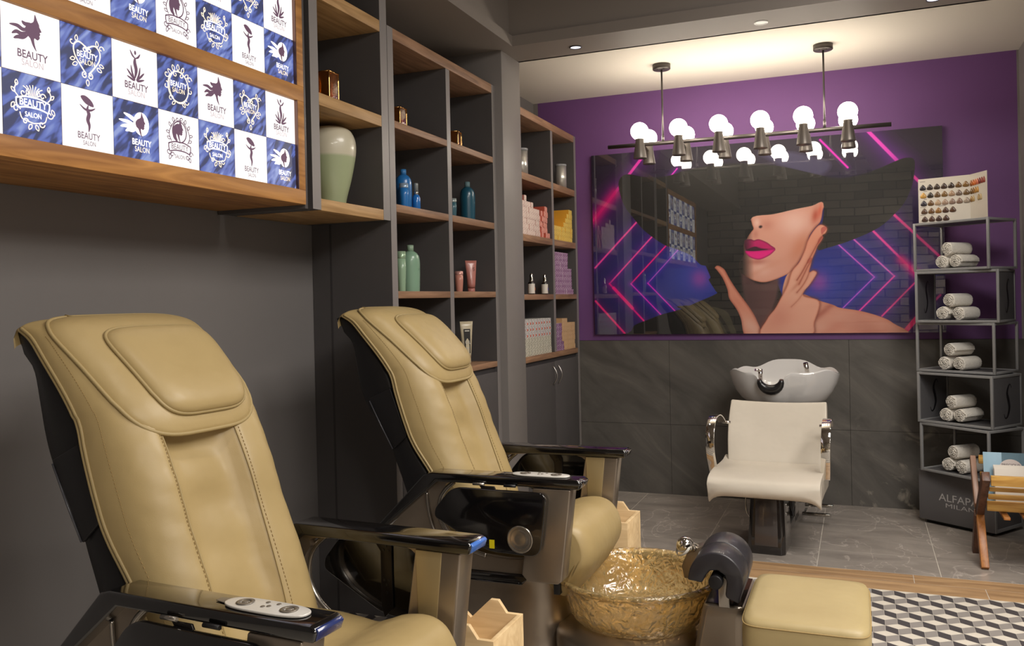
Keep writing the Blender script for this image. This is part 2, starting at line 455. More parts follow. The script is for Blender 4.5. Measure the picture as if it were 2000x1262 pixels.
# the side of the case facing the chairs reaches the niche wall
MB().box(XW+.002, XBK-.011, 3.3625, 3.41, 0, 2.636).build('side_filler', M_lam, bc)
slab(bc, XBK, XS+.0005, 3.413, 4.537, 2.586, 2.636, M_oak)
for z0, z1 in ((2.190, 2.222), (1.812, 1.847), (1.424, 1.456)):
    slab(bc, XBK, XS+.0005, 3.413, 3.946, z0, z1, M_oak); slab(bc, XBK, XS+.0005, 3.991, 4.537, z0, z1, M_oak)
slab(bc, XBK, XS+.0005, 3.413, 4.537, 1.030, 1.060, M_oak)
MB().box(XBK, XS-.018, 3.413, 4.537, .08, 1.029).build('carcass', M_lam_in, bc)
for y0, y1 in ((3.415, 3.973), (3.977, 4.535)):
    MB().box(XS-.018, XS, y0, y1, .08, 1.000).build('door', M_lam, bc, bevel=.0015)

# --- far bookcase ----------------------------------------------------------------------
fc = thing('bookcase', 'charcoal bookcase full of small cartons between the pillar and the purple wall', 'bookcase')
panel_upright(fc, 4.880, 4.928, 0, 2.60); panel_upright(fc, 6.062, 6.105, 0, 2.60); panel_upright(fc, 5.545, 5.585, 1.05, 2.55)
MB().box(XBK-.010, XBK, 4.880, 6.105, 0, 2.60).build('back_panel', M_lam_in, fc)
slab(fc, XBK, XS+.0005, 4.929, 6.061, 2.552, 2.60, M_oak)
for z0, z1 in ((2.155, 2.20), (1.772, 1.815), (1.406, 1.440)):
    slab(fc, XBK, XS+.0005, 4.929, 5.544, z0, z1, M_oak); slab(fc, XBK, XS+.0005, 5.586, 6.061, z0, z1, M_oak)
slab(fc, XBK, XS+.0005, 4.929, 6.061, 1.012, 1.048, M_oak)
MB().box(XBK, XS-.018, 4.929, 6.061, .08, 1.011).build('carcass', M_lam_in, fc)
M_hand = mat('brushed_steel', (170, 166, 160), .3, 1.)
for y0, y1, yh in ((4.931, 5.543, 5.497), (5.547, 6.059, 5.600)):
    d = MB().box(XS-.018, XS, y0, y1, .08, .985).build('door', M_lam, fc, bevel=.0015)
    pts = [(XS+.001+.028*math.sin(PI*k/12), yh, .955-.125*k/12) for k in range(13)]
    MB().tube(pts, .0045, 8).build('handle', M_hand, d)

# ================================================================== lit sign (checkered light box)
sg = thing('illuminated_sign', 'long lit checkered BEAUTY SALON sign in an orange-brown wood frame above the first pedicure chair', 'sign')
Y0s, Y1s = .95, 2.728
CW, R0, RH = .1695, 2.688, .1655
XPn = XS-.014
fr = MB()
fr.box(BX, XS, Y0s, Y1s, 1.779, 1.833).box(BX, XS, Y0s, Y1s, 2.163, 2.219).box(BX, XS, Y0s, Y1s, 2.549, 2.60)
fr.box(BX, XS, 2.690, Y1s, 1.833, 2.163).box(BX, XS, 2.690, Y1s, 2.219, 2.549)
fr.box(BX, XS, Y0s, Y0s+.04, 1.833, 2.163).box(BX, XS, Y0s, Y0s+.04, 2.219, 2.549)
fr.build('wood_frame', M_lbwood, sg, bevel=.0015)
M_chan = mat('bronze_channel', (120, 92, 82), .35, .8)
def sign_film(name, blue):
    m = bpy.data.materials.new(name); m.use_nodes = True
    N, L = nodes_of(m); b = N['Principled BSDF']; b.inputs['Base Color'].default_value = (.02, .02, .02, 1); b.inputs['Roughness'].default_value = .3
    if not blue:
        b.inputs['Emission Color'].default_value = lin((255, 250, 246))+(1,); b.inputs['Emission Strength'].default_value = SIGN_E
        return m
    tc = N.new('ShaderNodeTexCoord')
    def streak(rot, sc, dist, ang):
        m0 = N.new('ShaderNodeMapping'); m0.inputs['Rotation'].default_value = (math.radians(ang), 0, 0)
        mp = N.new('ShaderNodeMapping'); mp.inputs['Scale'].default_value = sc
        L.new(tc.outputs['Object'], m0.inputs['Vector']); L.new(m0.outputs['Vector'], mp.inputs['Vector'])
        w = N.new('ShaderNodeTexNoise'); w.inputs['Scale'].default_value = 1; w.inputs['Detail'].default_value = 1.2; w.inputs['Distortion'].default_value = dist
        L.new(mp.outputs['Vector'], w.inputs['Vector']); return w.outputs['Fac']
    s1 = streak(0, (1, 7, 30), 1.2, -58); s2 = streak(0, (1, 9, 44), .8, -40)
    r = N.new('ShaderNodeValToRGB'); r.color_ramp.interpolation = 'LINEAR'; e = r.color_ramp.elements
    e[0].position = .42; e[0].color = lin((60, 66, 104))+(1,); e[1].position = .64; e[1].color = lin((150, 166, 222))+(1,)
    k = e.new(.455); k.color = lin((66, 76, 130))+(1,); k = e.new(.50); k.color = lin((92, 108, 182))+(1,); k = e.new(.56); k.color = lin((104, 122, 196))+(1,)
    a = N.new('ShaderNodeMath'); a.operation = 'MULTIPLY_ADD'; a.inputs[1].default_value = .5
    h = N.new('ShaderNodeMath'); h.operation = 'MULTIPLY'; h.inputs[1].default_value = .5
    L.new(s2, h.inputs[0]); L.new(s1, a.inputs[0]); L.new(h.outputs[0], a.inputs[2]); L.new(a.outputs[0], r.inputs['Fac'])
    L.new(r.outputs['Color'], b.inputs['Emission Color']); b.inputs['Emission Strength'].default_value = SIGN_E*.8
    return m

M_fw = sign_film('white_sign_film', False); M_fb = sign_film('blue_sign_film', True)
M_ink = mat('aubergine_ink', (88, 62, 84), .5, emit=(96, 70, 92), emit_s=.55)
M_inkl = mat('grey_ink', (150, 135, 140), .5, emit=(176, 160, 168), emit_s=.8)
M_print = mat('white_print', (250, 244, 236), .5, emit=(255, 250, 244), emit_s=SIGN_E)
M_cream = mat('cream_print', (240, 222, 190), .5, emit=(250, 228, 196), emit_s=SIGN_E*.95)

class Art:
    """flat print artwork; local coords (a to the right, b up) in tile units -1..1"""
    def __init__(s): s.mb = MB()
    def place(s, cy, cz, k, x): s.o = (cy, cz, k, x); s.n = 0
    def P(s, v, mi):
        cy, cz, k, x = s.o; s.n += 1; x += .00003*s.n
        return [(x, cy+a*k, cz+b*k) for a, b in v]
    def poly(s, pts, mi, n=4, smooth=True):
        q = crom(pts, n, True) if smooth else pts
        s.mb.add(s.P(q, mi), [tuple(range(len(q)))], mi)
    def line(s, pts, w, mi, n=5, closed=False):
        q = crom(pts, n, closed)
        if closed: q = q+[q[0], q[1]]
        v, f = stroke2d(q, w); s.mb.add(s.P(v, mi), f, mi)
    def taper(s, pts, w, mi, n=5):
        q = crom(pts, n); m = len(q)-1
        v, f = stroke2d(q, [w*math.sin(PI*min(1, (i/m)*.96+.02))**.8+.006 for i in range(m+1)]); s.mb.add(s.P(v, mi), f, mi)
    def text(s, t, a, b, size, mi, st=1., bold=0.):
        size *= .92; bold *= .7
        v, f = text_geo(t, size, st, bold); s.mb.add(s.P([(x+a, y+b) for x, y in v], mi), f, mi)
    def ell(s, a, b, ra, rb, mi, n=20, rot=0):
        c, d = math.cos(rot), math.sin(rot)
        s.poly([(a+ra*math.cos(2*PI*i/n)*c-rb*math.sin(2*PI*i/n)*d, b+ra*math.cos(2*PI*i/n)*d+rb*math.sin(2*PI*i/n)*c) for i in range(n)], mi, smooth=False)
    def ring(s, a, b, ra, rb, w, mi, n=28):
        s.line([(a+ra*math.cos(2*PI*i/n), b+rb*math.sin(2*PI*i/n)) for i in range(n)], w, mi, 1, True)
    def leaf(s, a, b, L, rot, mi, w=.03):
        c, d = math.cos(rot), math.sin(rot)
        pts = [(0, 0), (.35, .28), (.75, .2), (1, 0), (.75, -.2), (.35, -.28)]
        s.line([(a+L*(x*c-y*d), b+L*(x*d+y*c)) for x, y in pts], w, mi, 3, True)
    def curl(s, a, b, r, rot, mi, w=.035, turns=1.1, flip=1):
        pts = []
        for i in range(10):
            t = i/9; ang = rot+flip*turns*2*PI*t; q = r*(1-.75*t)
            pts.append((a+q*math.cos(ang), b+q*math.sin(ang)))
        s.line(pts, w, mi, 2)
INK, WHT, CRM, GRY = 0, 1, 2, 3
def txt2(A, y0=-.45, y1=-.72, m1=INK, m2=GRY, st=.85, s1=.40, s2=.33):
    A.text('BEAUTY', .02, y0, s1, m1, st, .018); A.text('SALON', .02, y1, s2, m2, st, -.004)
def profile_head(A, a, b, k, mi):
    # woman's profile facing right with streaming hair
    f = [(.05, .85), (.16, .62), (.25, .45), (.26, .36), (.36, .18), (.27, .13), (.30, .05), (.25, -.02), (.27, -.10), (.16, -.22), (.0, -.18), (.02, -.45), (.10, -.72), (-.08, -.50), (-.20, -.22), (-.38, -.08), (-.42, .18), (-.25, .38), (-.02, .52)]
    A.poly([(a+x*k, b+y*k) for x, y in f], mi, 3)
def logo_head(A):
    profile_head(A, .10, .30, .78, INK)
    for pts in ([(-.05, .45), (-.30, .35), (-.52, .42), (-.80, .40)], [(-.05, .35), (-.35, .20), (-.55, .22), (-.72, .12)], [(0, .62), (-.22, .55), (-.35, .62)], [(-.1, .24), (-.3, .1), (-.5, .06), (-.66, -.02)]):
        A.taper(pts, .13, INK)
    txt2(A)
def logo_plant(A):
    A.ell(0, .80, .05, .08, INK)
    A.taper([(-.04, -.18), (.03, .15), (-.03, .42), (.0, .62)], .16, INK)
    A.taper([(0, .58), (-.14, .68), (-.25, .86)], .07, INK); A.taper([(0, .58), (.14, .66), (.24, .80)], .07, INK)
    for s in (-1, 1):
        for q in ([(.02, -.24), (.16, .0), (.22, .30)], [(.04, -.25), (.25, -.05), (.42, .12)], [(.05, -.27), (.2, -.22), (.42, -.14)]):
            A.taper([(s*x, y) for x, y in q], .08, INK)
    txt2(A, -.48, -.74)
def logo_slim(A):
    A.poly([(-.32, .78), (-.12, .84), (.14, .70), (.24, .52), (.1, .5), (-.14, .58)], INK, 4)
    A.taper([(-.36, .50), (-.14, .36), (.1, .36), (.30, .46)], .08, INK)
    A.taper([(.0, .52), (-.04, .36), (.02, .2), (-.03, .0), (.03, -.2), (.0, -.42)], .15, INK)
    A.text('BEAUTY', .0, -.58, .36, INK, .8, .006); A.text('SALON', .02, -.83, .25, INK, .75, -.004)
def logo_heart(A):
    for s in (-1, 1):
        A.line([(0, .28), (s*.12, .46), (s*.38, .54), (s*.56, .34), (s*.50, .02), (s*.22, -.34), (s*.05, -.52)], .05, CRM)
        A.curl(s*.10, .34, .12, PI/2, CRM, .04, 1.1, s); A.curl(s*.12, -.58, .12, PI/2, CRM, .04, 1.2, -s)
        A.leaf(s*.45, .55, .2, PI/2+s*.1, CRM); A.curl(s*.62, .5, .13, 0, CRM, .035, .8, s); A.leaf(s*.42, -.22, .22, -PI/2+s*1.1, CRM); A.leaf(s*.52, -.08, .2, -s*.3 if s > 0 else PI+.3, CRM)
    A.leaf(0, -.72, .22, -PI/2, CRM)
    A.text('BEAUTY', 0, .12, .34, WHT, .78, .016); A.text('SALON', .0, -.12, .30, CRM, .78, -.002)
def logo_wreath(A):
    A.ring(0, 0, .56, .62, .05, CRM); A.ring(.03, -.01, .52, .64, .03, CRM)
    for i in range(5):
        t = PI/2+(i-2)*.42; A.leaf(.5*math.cos(t), .66*math.sin(t), .24, t, CRM)
    for s in (-1, 1):
        A.curl(s*.62, .40, .14, 0, CRM, .035, .9, s); A.curl(s*.66, -.05, .16, PI/2, CRM, .035, .9, s); A.curl(s*.42, -.52, .14, 0, CRM, .035, .9, -s); A.leaf(s*.2, -.62, .2, -PI/2+s*.9, CRM)
        A.curl(s*.16, .48, .12, PI/2, CRM, .035, 1, -s)
    A.text('BEAUTY', 0, .08, .34, WHT, .78, .014); A.text('SALON', .0, -.16, .30, CRM, .78, -.002)
def banner(A, cz, mi, h=.17, w=.62):
    top = [(-w, cz+h*.6), (-.3, cz+h*1.15), (0, cz+h*1.25), (.3, cz+h*1.15), (w, cz+h*.6)]
    bot = [(w*.92, cz-h*1.25), (.3, cz-h*.85), (0, cz-h*.75), (-.3, cz-h*.85), (-w*.92, cz-h*1.25)]
    A.line(crom(top, 4)+[(w, cz-h*.3)]+crom(bot, 4)+[(-w, cz-h*.3)], .05, mi, 1, True)
def logo_crest(A):
    banner(A, .12, WHT)
    A.text('BEAUTY', 0, .12, .36, WHT, .85, .02); A.text('SALON', 0, -.26, .25, WHT, .85, .014)
    for i in range(-3, 4): A.line([(i*.05, .36), (i*.07, .56), (i*.12, .74-abs(i)*.03)], .03, CRM)
    for s in (-1, 1):
        A.leaf(s*.22, .40, .2, PI/2+s*.3, CRM); A.curl(s*.36, .42, .12, 0, CRM, .035, 1, s); A.line([(s*.55, .28), (s*.68, .45), (s*.60, .70)], .035, CRM)
        A.leaf(s*.60, .62, .18, PI/2, CRM); A.leaf(s*.66, .40, .18, PI/2-s*.8, CRM); A.leaf(s*.70, .05, .2, -PI/2+s*.5, CRM); A.curl(s*.62, -.14, .14, 0, CRM, .035, 1, -s)
        A.line([(s*.5, -.22), (s*.42, -.42), (s*.2, -.48), (0, -.52)], .035, CRM); A.curl(s*.3, -.5, .12, 0, CRM, .035, 1, -s); A.leaf(s*.08, -.56, .2, -PI/2+s*.5, CRM)
def logo_circle(A):
    A.ell(.22, .30, .38, .44, WHT, 28)
    for pts in ([(.1, .62), (-.1, .42), (-.35, .50), (-.62, .58)], [(.1, .45), (-.15, .22), (-.45, .28), (-.85, .30)], [(.05, .25), (-.2, .08), (-.5, .12), (-.78, .06)], [(0, .1), (-.2, 0), (-.38, .0), (-.55, -.08)]):
        A.taper(pts, .15, WHT)
    profile_head(A, .20, .22, .62, INK)
    A.text('BEAUTY', .22, -.42, .35, WHT, .8, .02); A.text('SALON', .24, -.68, .31, CRM, .8, -.002)
def logo_lady(A):
    A.ring(0, .34, .38, .42, .05, INK); profile_head(A, .0, .34, .60, INK)
    A.taper([(-.05, .66), (-.26, .44), (-.26, .12), (-.12, -.02)], .2, INK)
    A.line([(.1, .7), (-.2, .55), (-.3, .3)], .03, INK)
    banner(A, -.28, INK, .17, .6)
    A.text('BEAUTY', 0, -.28, .34, INK, .82, .0); A.text('SALON', 0, -.66, .24, INK, .8, -.002)
    for s in (-1, 1):
        A.line([(s*.44, -.08), (s*.56, .2), (s*.44, .5), (s*.2, .8)], .035, INK)
        for u, v, r in ((.5, .0, .4), (.54, .25, .2), (.46, .5, 1), (.3, .7, 1.3)): A.leaf(s*u, v, .18, r if s > 0 else PI-r, INK)
        A.curl(s*.6, -.5, .13, 0, INK, .035, 1, s); A.curl(s*.42, -.62, .12, 0, INK, .035, 1, -s); A.curl(s*.1, .84, .09, 0, INK, .035, 1, s)
        A.leaf(s*.5, -.62, .2, -PI/2+s*.4, INK)
TOP = [(logo_plant, 0), (logo_heart, 1), (logo_head, 0), (logo_wreath, 1)]
BOT = [(logo_circle, 1), (logo_slim, 0), (logo_crest, 1), (logo_lady, 0)]
for zc, nm in ((1.8335, 'lower'), (2.2195, 'upper')):
    pb = MB(); arts = []
    pb.box(XPn-.03, XPn-.001, Y0s+.04, 2.689, zc, zc+.329, 2)
    for k in range(10):
        y1 = R0-CW*k; y0 = max(y1-CW, Y0s+.0405)
        for row in (0, 1):
            fn, blue = (BOT if row == 0 else TOP)[k % 4]
            z0 = zc+row*RH; z1 = min(z0+RH, zc+.3295)
            g = .0006
            pb.quad((XPn, y0+g, z0+g), (XPn, y1-g, z0+g), (XPn, y1-g, z1-g), (XPn, y0+g, z1-g), blue)
            if y1-CW > Y0s:
                A = Art(); A.place((y1-CW/2), (z0+z1)/2, RH/2*.93, XPn+.0008); fn(A); arts.append(A)
    po = pb.build('display_panel', [M_fw, M_fb, M_chan], sg)
    for A in arts: A.mb.build('printed_logo', [M_ink, M_print, M_cream, M_inkl], po)
MB().box(XPn, XS-.001, 2.6862, 2.6898, 1.8335, 2.1625).box(XPn, XS-.001, 2.6862, 2.6898, 2.2195, 2.5485).build('edge_channel', M_chan, sg)

# ================================================================== things on the shelves
M_vaseg = None
def two_tone(name, c1, c2, z, blend, rough=.35, coat=.3):
    m = bpy.data.materials.new(name); m.use_nodes = True
    N, L = nodes_of(m); b = N['Principled BSDF']; b.inputs['Roughness'].default_value = rough; b.inputs['Coat Weight'].default_value = coat
    tc = N.new('ShaderNodeTexCoord'); sx = N.new('ShaderNodeSeparateXYZ'); L.new(tc.outputs['Object'], sx.inputs[0])
    mr = N.new('ShaderNodeMapRange'); mr.inputs[1].default_value = z-blend; mr.inputs[2].default_value = z+blend
    L.new(sx.outputs['Z'], mr.inputs[0])
    mx = N.new('ShaderNodeMix'); mx.data_type = 'RGBA'; mx.inputs['A'].default_value = lin(c1)+(1,); mx.inputs['B'].default_value = lin(c2)+(1,)
    L.new(mr.outputs[0], mx.inputs['Factor']); L.new(mx.outputs['Result'], b.inputs['Base Color'])
    return m
def solo(mb, name, m, label, cat, loc, rz=0, group=None, **k):
    o = mb.build(name, m, None, **k); o.location = loc; o.rotation_euler = (0, 0, rz); return tag(o, label, cat, group)

vp = [(0, 0), (.055, 0), (.062, .006), (.072, .05), (.092, .12), (.110, .20), (.116, .25), (.112, .29), (.094, .325), (.066, .340), (.058, .338), (.060, .33), (.085, .30), (.09, .25), (.05, .03), (0, .02)]
vp = crom([(x*.93, z) for x, z in vp], 4)
solo(MB().lathe(vp, n=48), 'vase', two_tone('celadon_glaze', (158, 168, 132), (196, 190, 168), .215, .006),
     'large egg-shaped pale green vase with a beige upper half beside the lit sign', 'vase', (-2.075, 3.14, 1.8125))
# amber glass blocks
M_amb = mat('amber_glass', (150, 84, 30), .08, 0, trans=.75, ior=1.5, bump=(22, .5, .01), coat=1.)
M_gold = mat('gold_rim', (226, 178, 112), .18, 1., bump=(40, .3, .002))
def glass_block(y, z, s, h, label, x=-2.03, rz=0.):
    t = thing('glass_block', label, 'glass block', (x, y, z), rz, 'amber glass blocks on the top shelves')
    MB().box(-s/2, s/2, -s/2, s/2, 0.001, h).build('glass_body', M_amb, t, bevel=.008, seg=3)
    r = MB()
    q = s/2+.0008
    for sx in (-1, 1):
        for sy in (-1, 1): r.tube([(sx*q*.93, sy*q*.93, .003+h*k/4*.98) for k in range(5)], .0035, 6)
    r.tube([(a*q*.93, b*q*.93, h) for a, b in ((-1, -1), (1, -1), (1, 1), (-1, 1))], .0035, 6, closed=True)
    r.build('bright_edges', M_gold, t)
    return t
glass_block(3.055, 2.2225, .072, .140, 'tall dark amber glass block on the shelf above the large vase')
glass_block(3.645, 2.2225, .068, .110, 'clear amber glass block on the left upper shelf of the bookcase, half behind the upright')
glass_block(4.27, 2.2225, .068, .105, 'bright-edged amber glass block on the right upper shelf of the bookcase', rz=.15)

# bottles ------------------------------------------------------------------
def bottle(label, y, z, r, h, col, capcol, x=-2.03, oval=.95, capr=.35, caph=.12, rough=.3, mark=None):
    t = thing('bottle', label, 'bottle', (x, y, z))
    p = [(0, 0), (r*.8, 0), (r*.92, h*.02), (r*.97, h*.25), (r, h*.5), (r*.99, h*.66), (r*.88, h*.77), (r*.62, h*.84), (r*capr, h*.875), (0, h*.875)]
    MB().lathe(crom(p[:8], 4)+p[8:], n=32, sx=oval).build('bottle_body', mat('plastic_%d_%d_%d' % col, col, rough, coat=.3), t)
    MB().lathe([(0, h*.875), (r*capr*1.05, h*.875), (r*capr*1.05, h), (0, h)], n=24, sx=.9).build('cap', mat('plastic_%d_%d_%d' % capcol, capcol, .4), t)
    if mark:
        A = Art(); A.place(-r*.12, h*.52, r*.52, r*oval*.985+.0004)
        A.text('S', .25, .15, .8, 0, .8); A.line([(0, -.25), (.5, -.25)], .06, 0); A.line([(0, -.42), (.5, -.42)], .05, 0); A.line([(0, -.6), (.4, -.6)], .05, 0)
        A.mb.build('printed_mark', mat('mark_%d_%d_%d' % mark, mark, .4), t)
    return t
def jar(name, label, y, z, r, h, col, lid, x=-2.03):
    t = thing(name, label, 'tube', (x, y, z))
    MB().lathe([(0, .0), (r*.75, 0), (r*.8, .004), (r, h*.55), (r*.98, h*.82), (0, h*.82)], n=28).build('tube_body', mat('plastic_%d_%d_%d' % col, col, .3, coat=.3), t)
    MB().lathe([(0, h*.82), (r*.98, h*.82), (r, h*.85), (r, h), (0, h)], n=28).build('cap', mat('cap_%d_%d_%d' % lid, lid, .25, .3), t)
    return t
zA, zB, zC, zD = 2.2225, 1.8475, 1.4565, 1.0605
bottle('large bright blue bottle with a short cap on the left bookcase shelf', 3.692, zB, .042, .200, (34, 106, 170), (52, 116, 172), mark=(14, 50, 96))
jar('squeeze_tube', 'small bright blue tube with silvery cap in front of the large blue bottle', 3.612, zB, .022, .120, (38, 112, 180), (150, 170, 190), x=-1.985)
t = thing('spray_bottle', 'small blue spray bottle with a clear nozzle cap beside the large blue bottle', 'spray bottle', (-1.985, 3.735, zB))
MB().lathe([(0, 0), (.018, 0), (.020, .004), (.020, .062), (.016, .074), (.011, .08), (0, .08)], n=24).build('bottle_body', mat('blue_spray', (30, 108, 184), .2, coat=.5), t)
MB().lathe([(0, .08), (.011, .08), (.011, .098), (0, .098)], n=20).build('collar', mat('silver_collar', (196, 196, 190), .25, .9), t)
MB().lathe([(0, .098), (.0105, .098), (.0105, .132), (.009, .136), (0, .136)], n=20).build('nozzle_cap', mat('frosted_cap', (150, 156, 156), .25, trans=.3), t)
bottle('large dark teal bottle on the right bookcase shelf', 4.43, zB, .045, .228, (26, 78, 98), (96, 124, 130), mark=(150, 180, 190))
jar('squeeze_tube', 'small teal tube with a pale cap half hidden behind the middle upright', 4.235, zB, .022, .115, (60, 100, 112), (150, 160, 158), x=-2.03)
bottle('large mint green bottle on the lower left bookcase shelf', 3.745, zC, .048, .228, (128, 162, 138), (136, 160, 138), mark=(58, 90, 74))
jar('squeeze_tube', 'slim mint tube with a glassy lower end beside the mint green bottle', 3.598, zC, .022, .190, (140, 168, 140), (150, 176, 146), x=-2.0)
def flat_tube(name, label, y, z, w0, w1, h, col, cap, x=-2.03, lab=None):
    t = thing(name, label, 'tube', (x, y, z), math.radians(-48))
    rings = []
    for k in range(9):
        q = k/8; zz = h*(.14+.86*q); wy = w0+(w1-w0)*q; wx = .022*(1-q**1.5)+.0022
        rings.append([(wx*math.cos(2*PI*i/24), wy*math.sin(2*PI*i/24), zz) for i in range(24)])
    MB().loft(rings).build('tube_body', mat('plastic_%d_%d_%d' % col, col, .32, coat=.4), t)
    MB().lathe([(0, 0), (w0*.92, 0), (w0*.95, .004), (w0*.95, h*.14), (0, h*.14)], n=24, sx=.75).build('cap', mat('plastic_%d_%d_%d' % cap, cap, .35), t)
    if lab:
        A = Art(); A.place(0, h*.55, 1, .0)
        A.mb.add([(.0215, -.016, h*.24), (.0215, .016, h*.24), (.012, .019, h*.82), (.012, -.019, h*.82)], [(0, 1, 2, 3)], 0)
        A.mb.box(.0105, .0135, -.013, .013, h*.76, h*.79, 1); A.mb.box(.018, .0215, -.010, .010, h*.36, h*.375, 1)
        v, f = text_geo('OIL', .026, .8); A.mb.add([(.0245-(b+.0)*.2, a, h*.5+b) for a, b in v], f, 1)
        A.mb.build('label', [mat('black_label', (28, 26, 24), .3), mat('label_print', (190, 186, 176), .4)], t)
    elif True:
        A = Art(); A.place(.012, h*.72, .02, .018); A.text('S', 0, 0, 1.6, 0, .8); A.mb.build('printed_mark', mat('dusty_mark', (92, 52, 48), .4), t)
    return t
flat_tube('squeeze_tube', 'dusty pink upright tube on the lower right bookcase shelf', 4.455, zC, .022, .034, .178, (178, 116, 106), (176, 112, 102))
flat_tube('squeeze_tube', 'dusty pink tube at the back, half hidden by the middle upright', 4.30, zC, .022, .03, .185, (170, 108, 100), (170, 108, 100), x=-2.12)
jar('squeeze_tube', 'short salmon tube with a pink cap beside the middle upright', 4.212, zC, .022, .11, (190, 130, 114), (200, 150, 140), x=-1.99)
flat_tube('squeeze_tube', 'cream upright tube with a tall black label on the lowest bookcase shelf', 4.375, zD, .024, .038, .232, (196, 184, 156), (200, 188, 162), lab=True)
def tin(label, y, z, r, h, x=-2.03):
    t = thing('tin_can', label, 'tin', (x, y, z))
    MB().lathe([(0, 0), (r, 0), (r, h*.93), (0, h*.93)], n=32).build('can_body', mat('foil_tin', (196, 194, 188), .28, .6, bump=(60, .4, .003)), t)
    MB().lathe([(r*.9, h*.93), (r*1.04, h*.92), (r*1.04, h), (0, h)], n=32).build('lid', mat('grey_lid', (150, 152, 156), .4), t)
    return t
tin('silver tin with a grey lid on the top left shelf of the far bookcase', 5.285, 2.2005, .044, .195)
tin('silver tin with a grey lid on the top right shelf of the far bookcase', 5.925, 2.2005, .040, .175, -1.972)
jar('squeeze_tube', 'slim pale tube beside the right silver tin, half behind the upright', 5.655, 2.2005, .010, .19, (150, 140, 90), (190, 190, 180), x=-1.97)
def dropper(label, y, lab):
    t = thing('dropper_bottle', label, 'dropper bottle', (-1.955, y, 1.4405))
    MB().lathe([(0, 0), (.021, 0), (.022, .003), (.022, .072), (.016, .082), (0, .082)], n=24).build('glass_body', mat('dark_glass', (30, 24, 22), .12, coat=1), t)
    MB().lathe([(.0224, .006), (.0224, .068)], n=24).build('label', mat('label_paper', (214, 208, 198), .5), t)
    MB().lathe([(0, .082), (.014, .082), (.014, .09), (.011, .094), (.010, .125), (.007, .133), (0, .135)], n=20).build('dropper_cap', mat('chrome_dropper', (200, 198, 190), .12, 1.), t)
    MB().box(.0202, .0232, .0, .010, .026, .044).build('coloured_patch', mat('patch_%d' % lab[0], lab, .5), t)
dropper('dark dropper bottle with a white label and an orange patch on the far bookcase shelf', 5.225, (196, 116, 70))
dropper('dark dropper bottle with a white label and a violet patch, nearer the upright', 5.478, (90, 82, 170))
# ================================================================== carton stacks
def box_print(name, side, face, ink, pat=True):
    """end face with tiny print: one material, face colour broken up by small ink marks"""
    m = bpy.data.materials.new(name); m.use_nodes = True
    N, L = nodes_of(m); b = N['Principled BSDF']; b.inputs['Roughness'].default_value = .5
    tc = N.new('ShaderNodeTexCoord'); mp = N.new('ShaderNodeMapping'); mp.inputs['Scale'].default_value = (1, 60, 110)
    L.new(tc.outputs['Object'], mp.inputs['Vector'])
    n = N.new('ShaderNodeTexNoise'); n.inputs['Scale'].default_value = 1.6; n.inputs['Detail'].default_value = 1
    L.new(mp.outputs['Vector'], n.inputs['Vector'])
    r = N.new('ShaderNodeValToRGB'); r.color_ramp.interpolation = 'CONSTANT'; e = r.color_ramp.elements
    e[0].position = 0; e[0].color = lin(face)+(1,); e[1].position = .57; e[1].color = lin(ink)+(1,)
    L.new(n.outputs['Fac'], r.inputs['Fac']); L.new(r.outputs['Color'], b.inputs['Base Color'])
    return m
def carton_proto(key, D, W, Hh, side, face, ink, spots=()):
    mb = MB()
    v = [(x, y, z) for z in (0, Hh) for y in (0, W) for x in (-D, 0)]
    mb.add(v, [(0, 2, 3, 1), (4, 5, 7, 6), (0, 1, 5, 4), (2, 6, 7, 3), (0, 4, 6, 2)], 0)
    mb.add(v, [(1, 3, 7, 5)], 1)
    ms = [mat(key+'_side', side, .5), box_print(key+'_face', side, face, ink)]
    for i, (y0, y1, z0, z1, c) in enumerate(spots):
        ms.append(mat(key+'_spot%d' % i, c, .5)); mb.quad((.0004, y0*W, z0*Hh), (.0004, y1*W, z0*Hh), (.0004, y1*W, z1*Hh), (.0004, y0*W, z1*Hh), 2+i)
    return mb, ms
def stack(key, y0, z0, cols, W, Hh, D, side, face, ink, label, group, spots=(), jit=.004, gap=.0006, xf=-1.930, step=0., proto_cache={}):
    """cols: height (rows) of each column from the camera side; every carton is its own object"""
    mb, ms = carton_proto(key, D, W, Hh, side, face, ink, spots)
    me = None; rnd = random.Random(key)
    for c, n in enumerate(cols):
        a = 0
        if isinstance(n, tuple): a, n = n
        for k in range(a, n):
            if me is None:
                o = mb.build('carton', ms); me = o.data
            else:
                o = bpy.data.objects.new('carton', me); COL.objects.link(o)
            o.location = (xf-rnd.random()*jit-step*c, y0+c*(W+gap), z0+k*(Hh+.0002))
            tag(o, label, 'box', group)
S1, S2 = 1.8155, 1.4405
# blush, coral (left bay)   z 1.815
stack('blush', 4.945, S1, [6, 6, 6, 7, 6, 6, 6, 5, 5, 5], .0395, .0355, .15, (196, 128, 116), (222, 204, 194), (176, 146, 138),
      'small pale pink carton in the stepped stack on the far bookcase', 'pale pink cartons on the far bookcase')
stack('coral', 5.345, S1, [4, 5, 5, 6, 6], .0385, .0355, .15, (192, 92, 72), (222, 158, 144), (190, 104, 94),
      'coral pink carton in the stack against the middle upright, beside the pale pink cartons', 'coral cartons on the far bookcase', jit=.02)
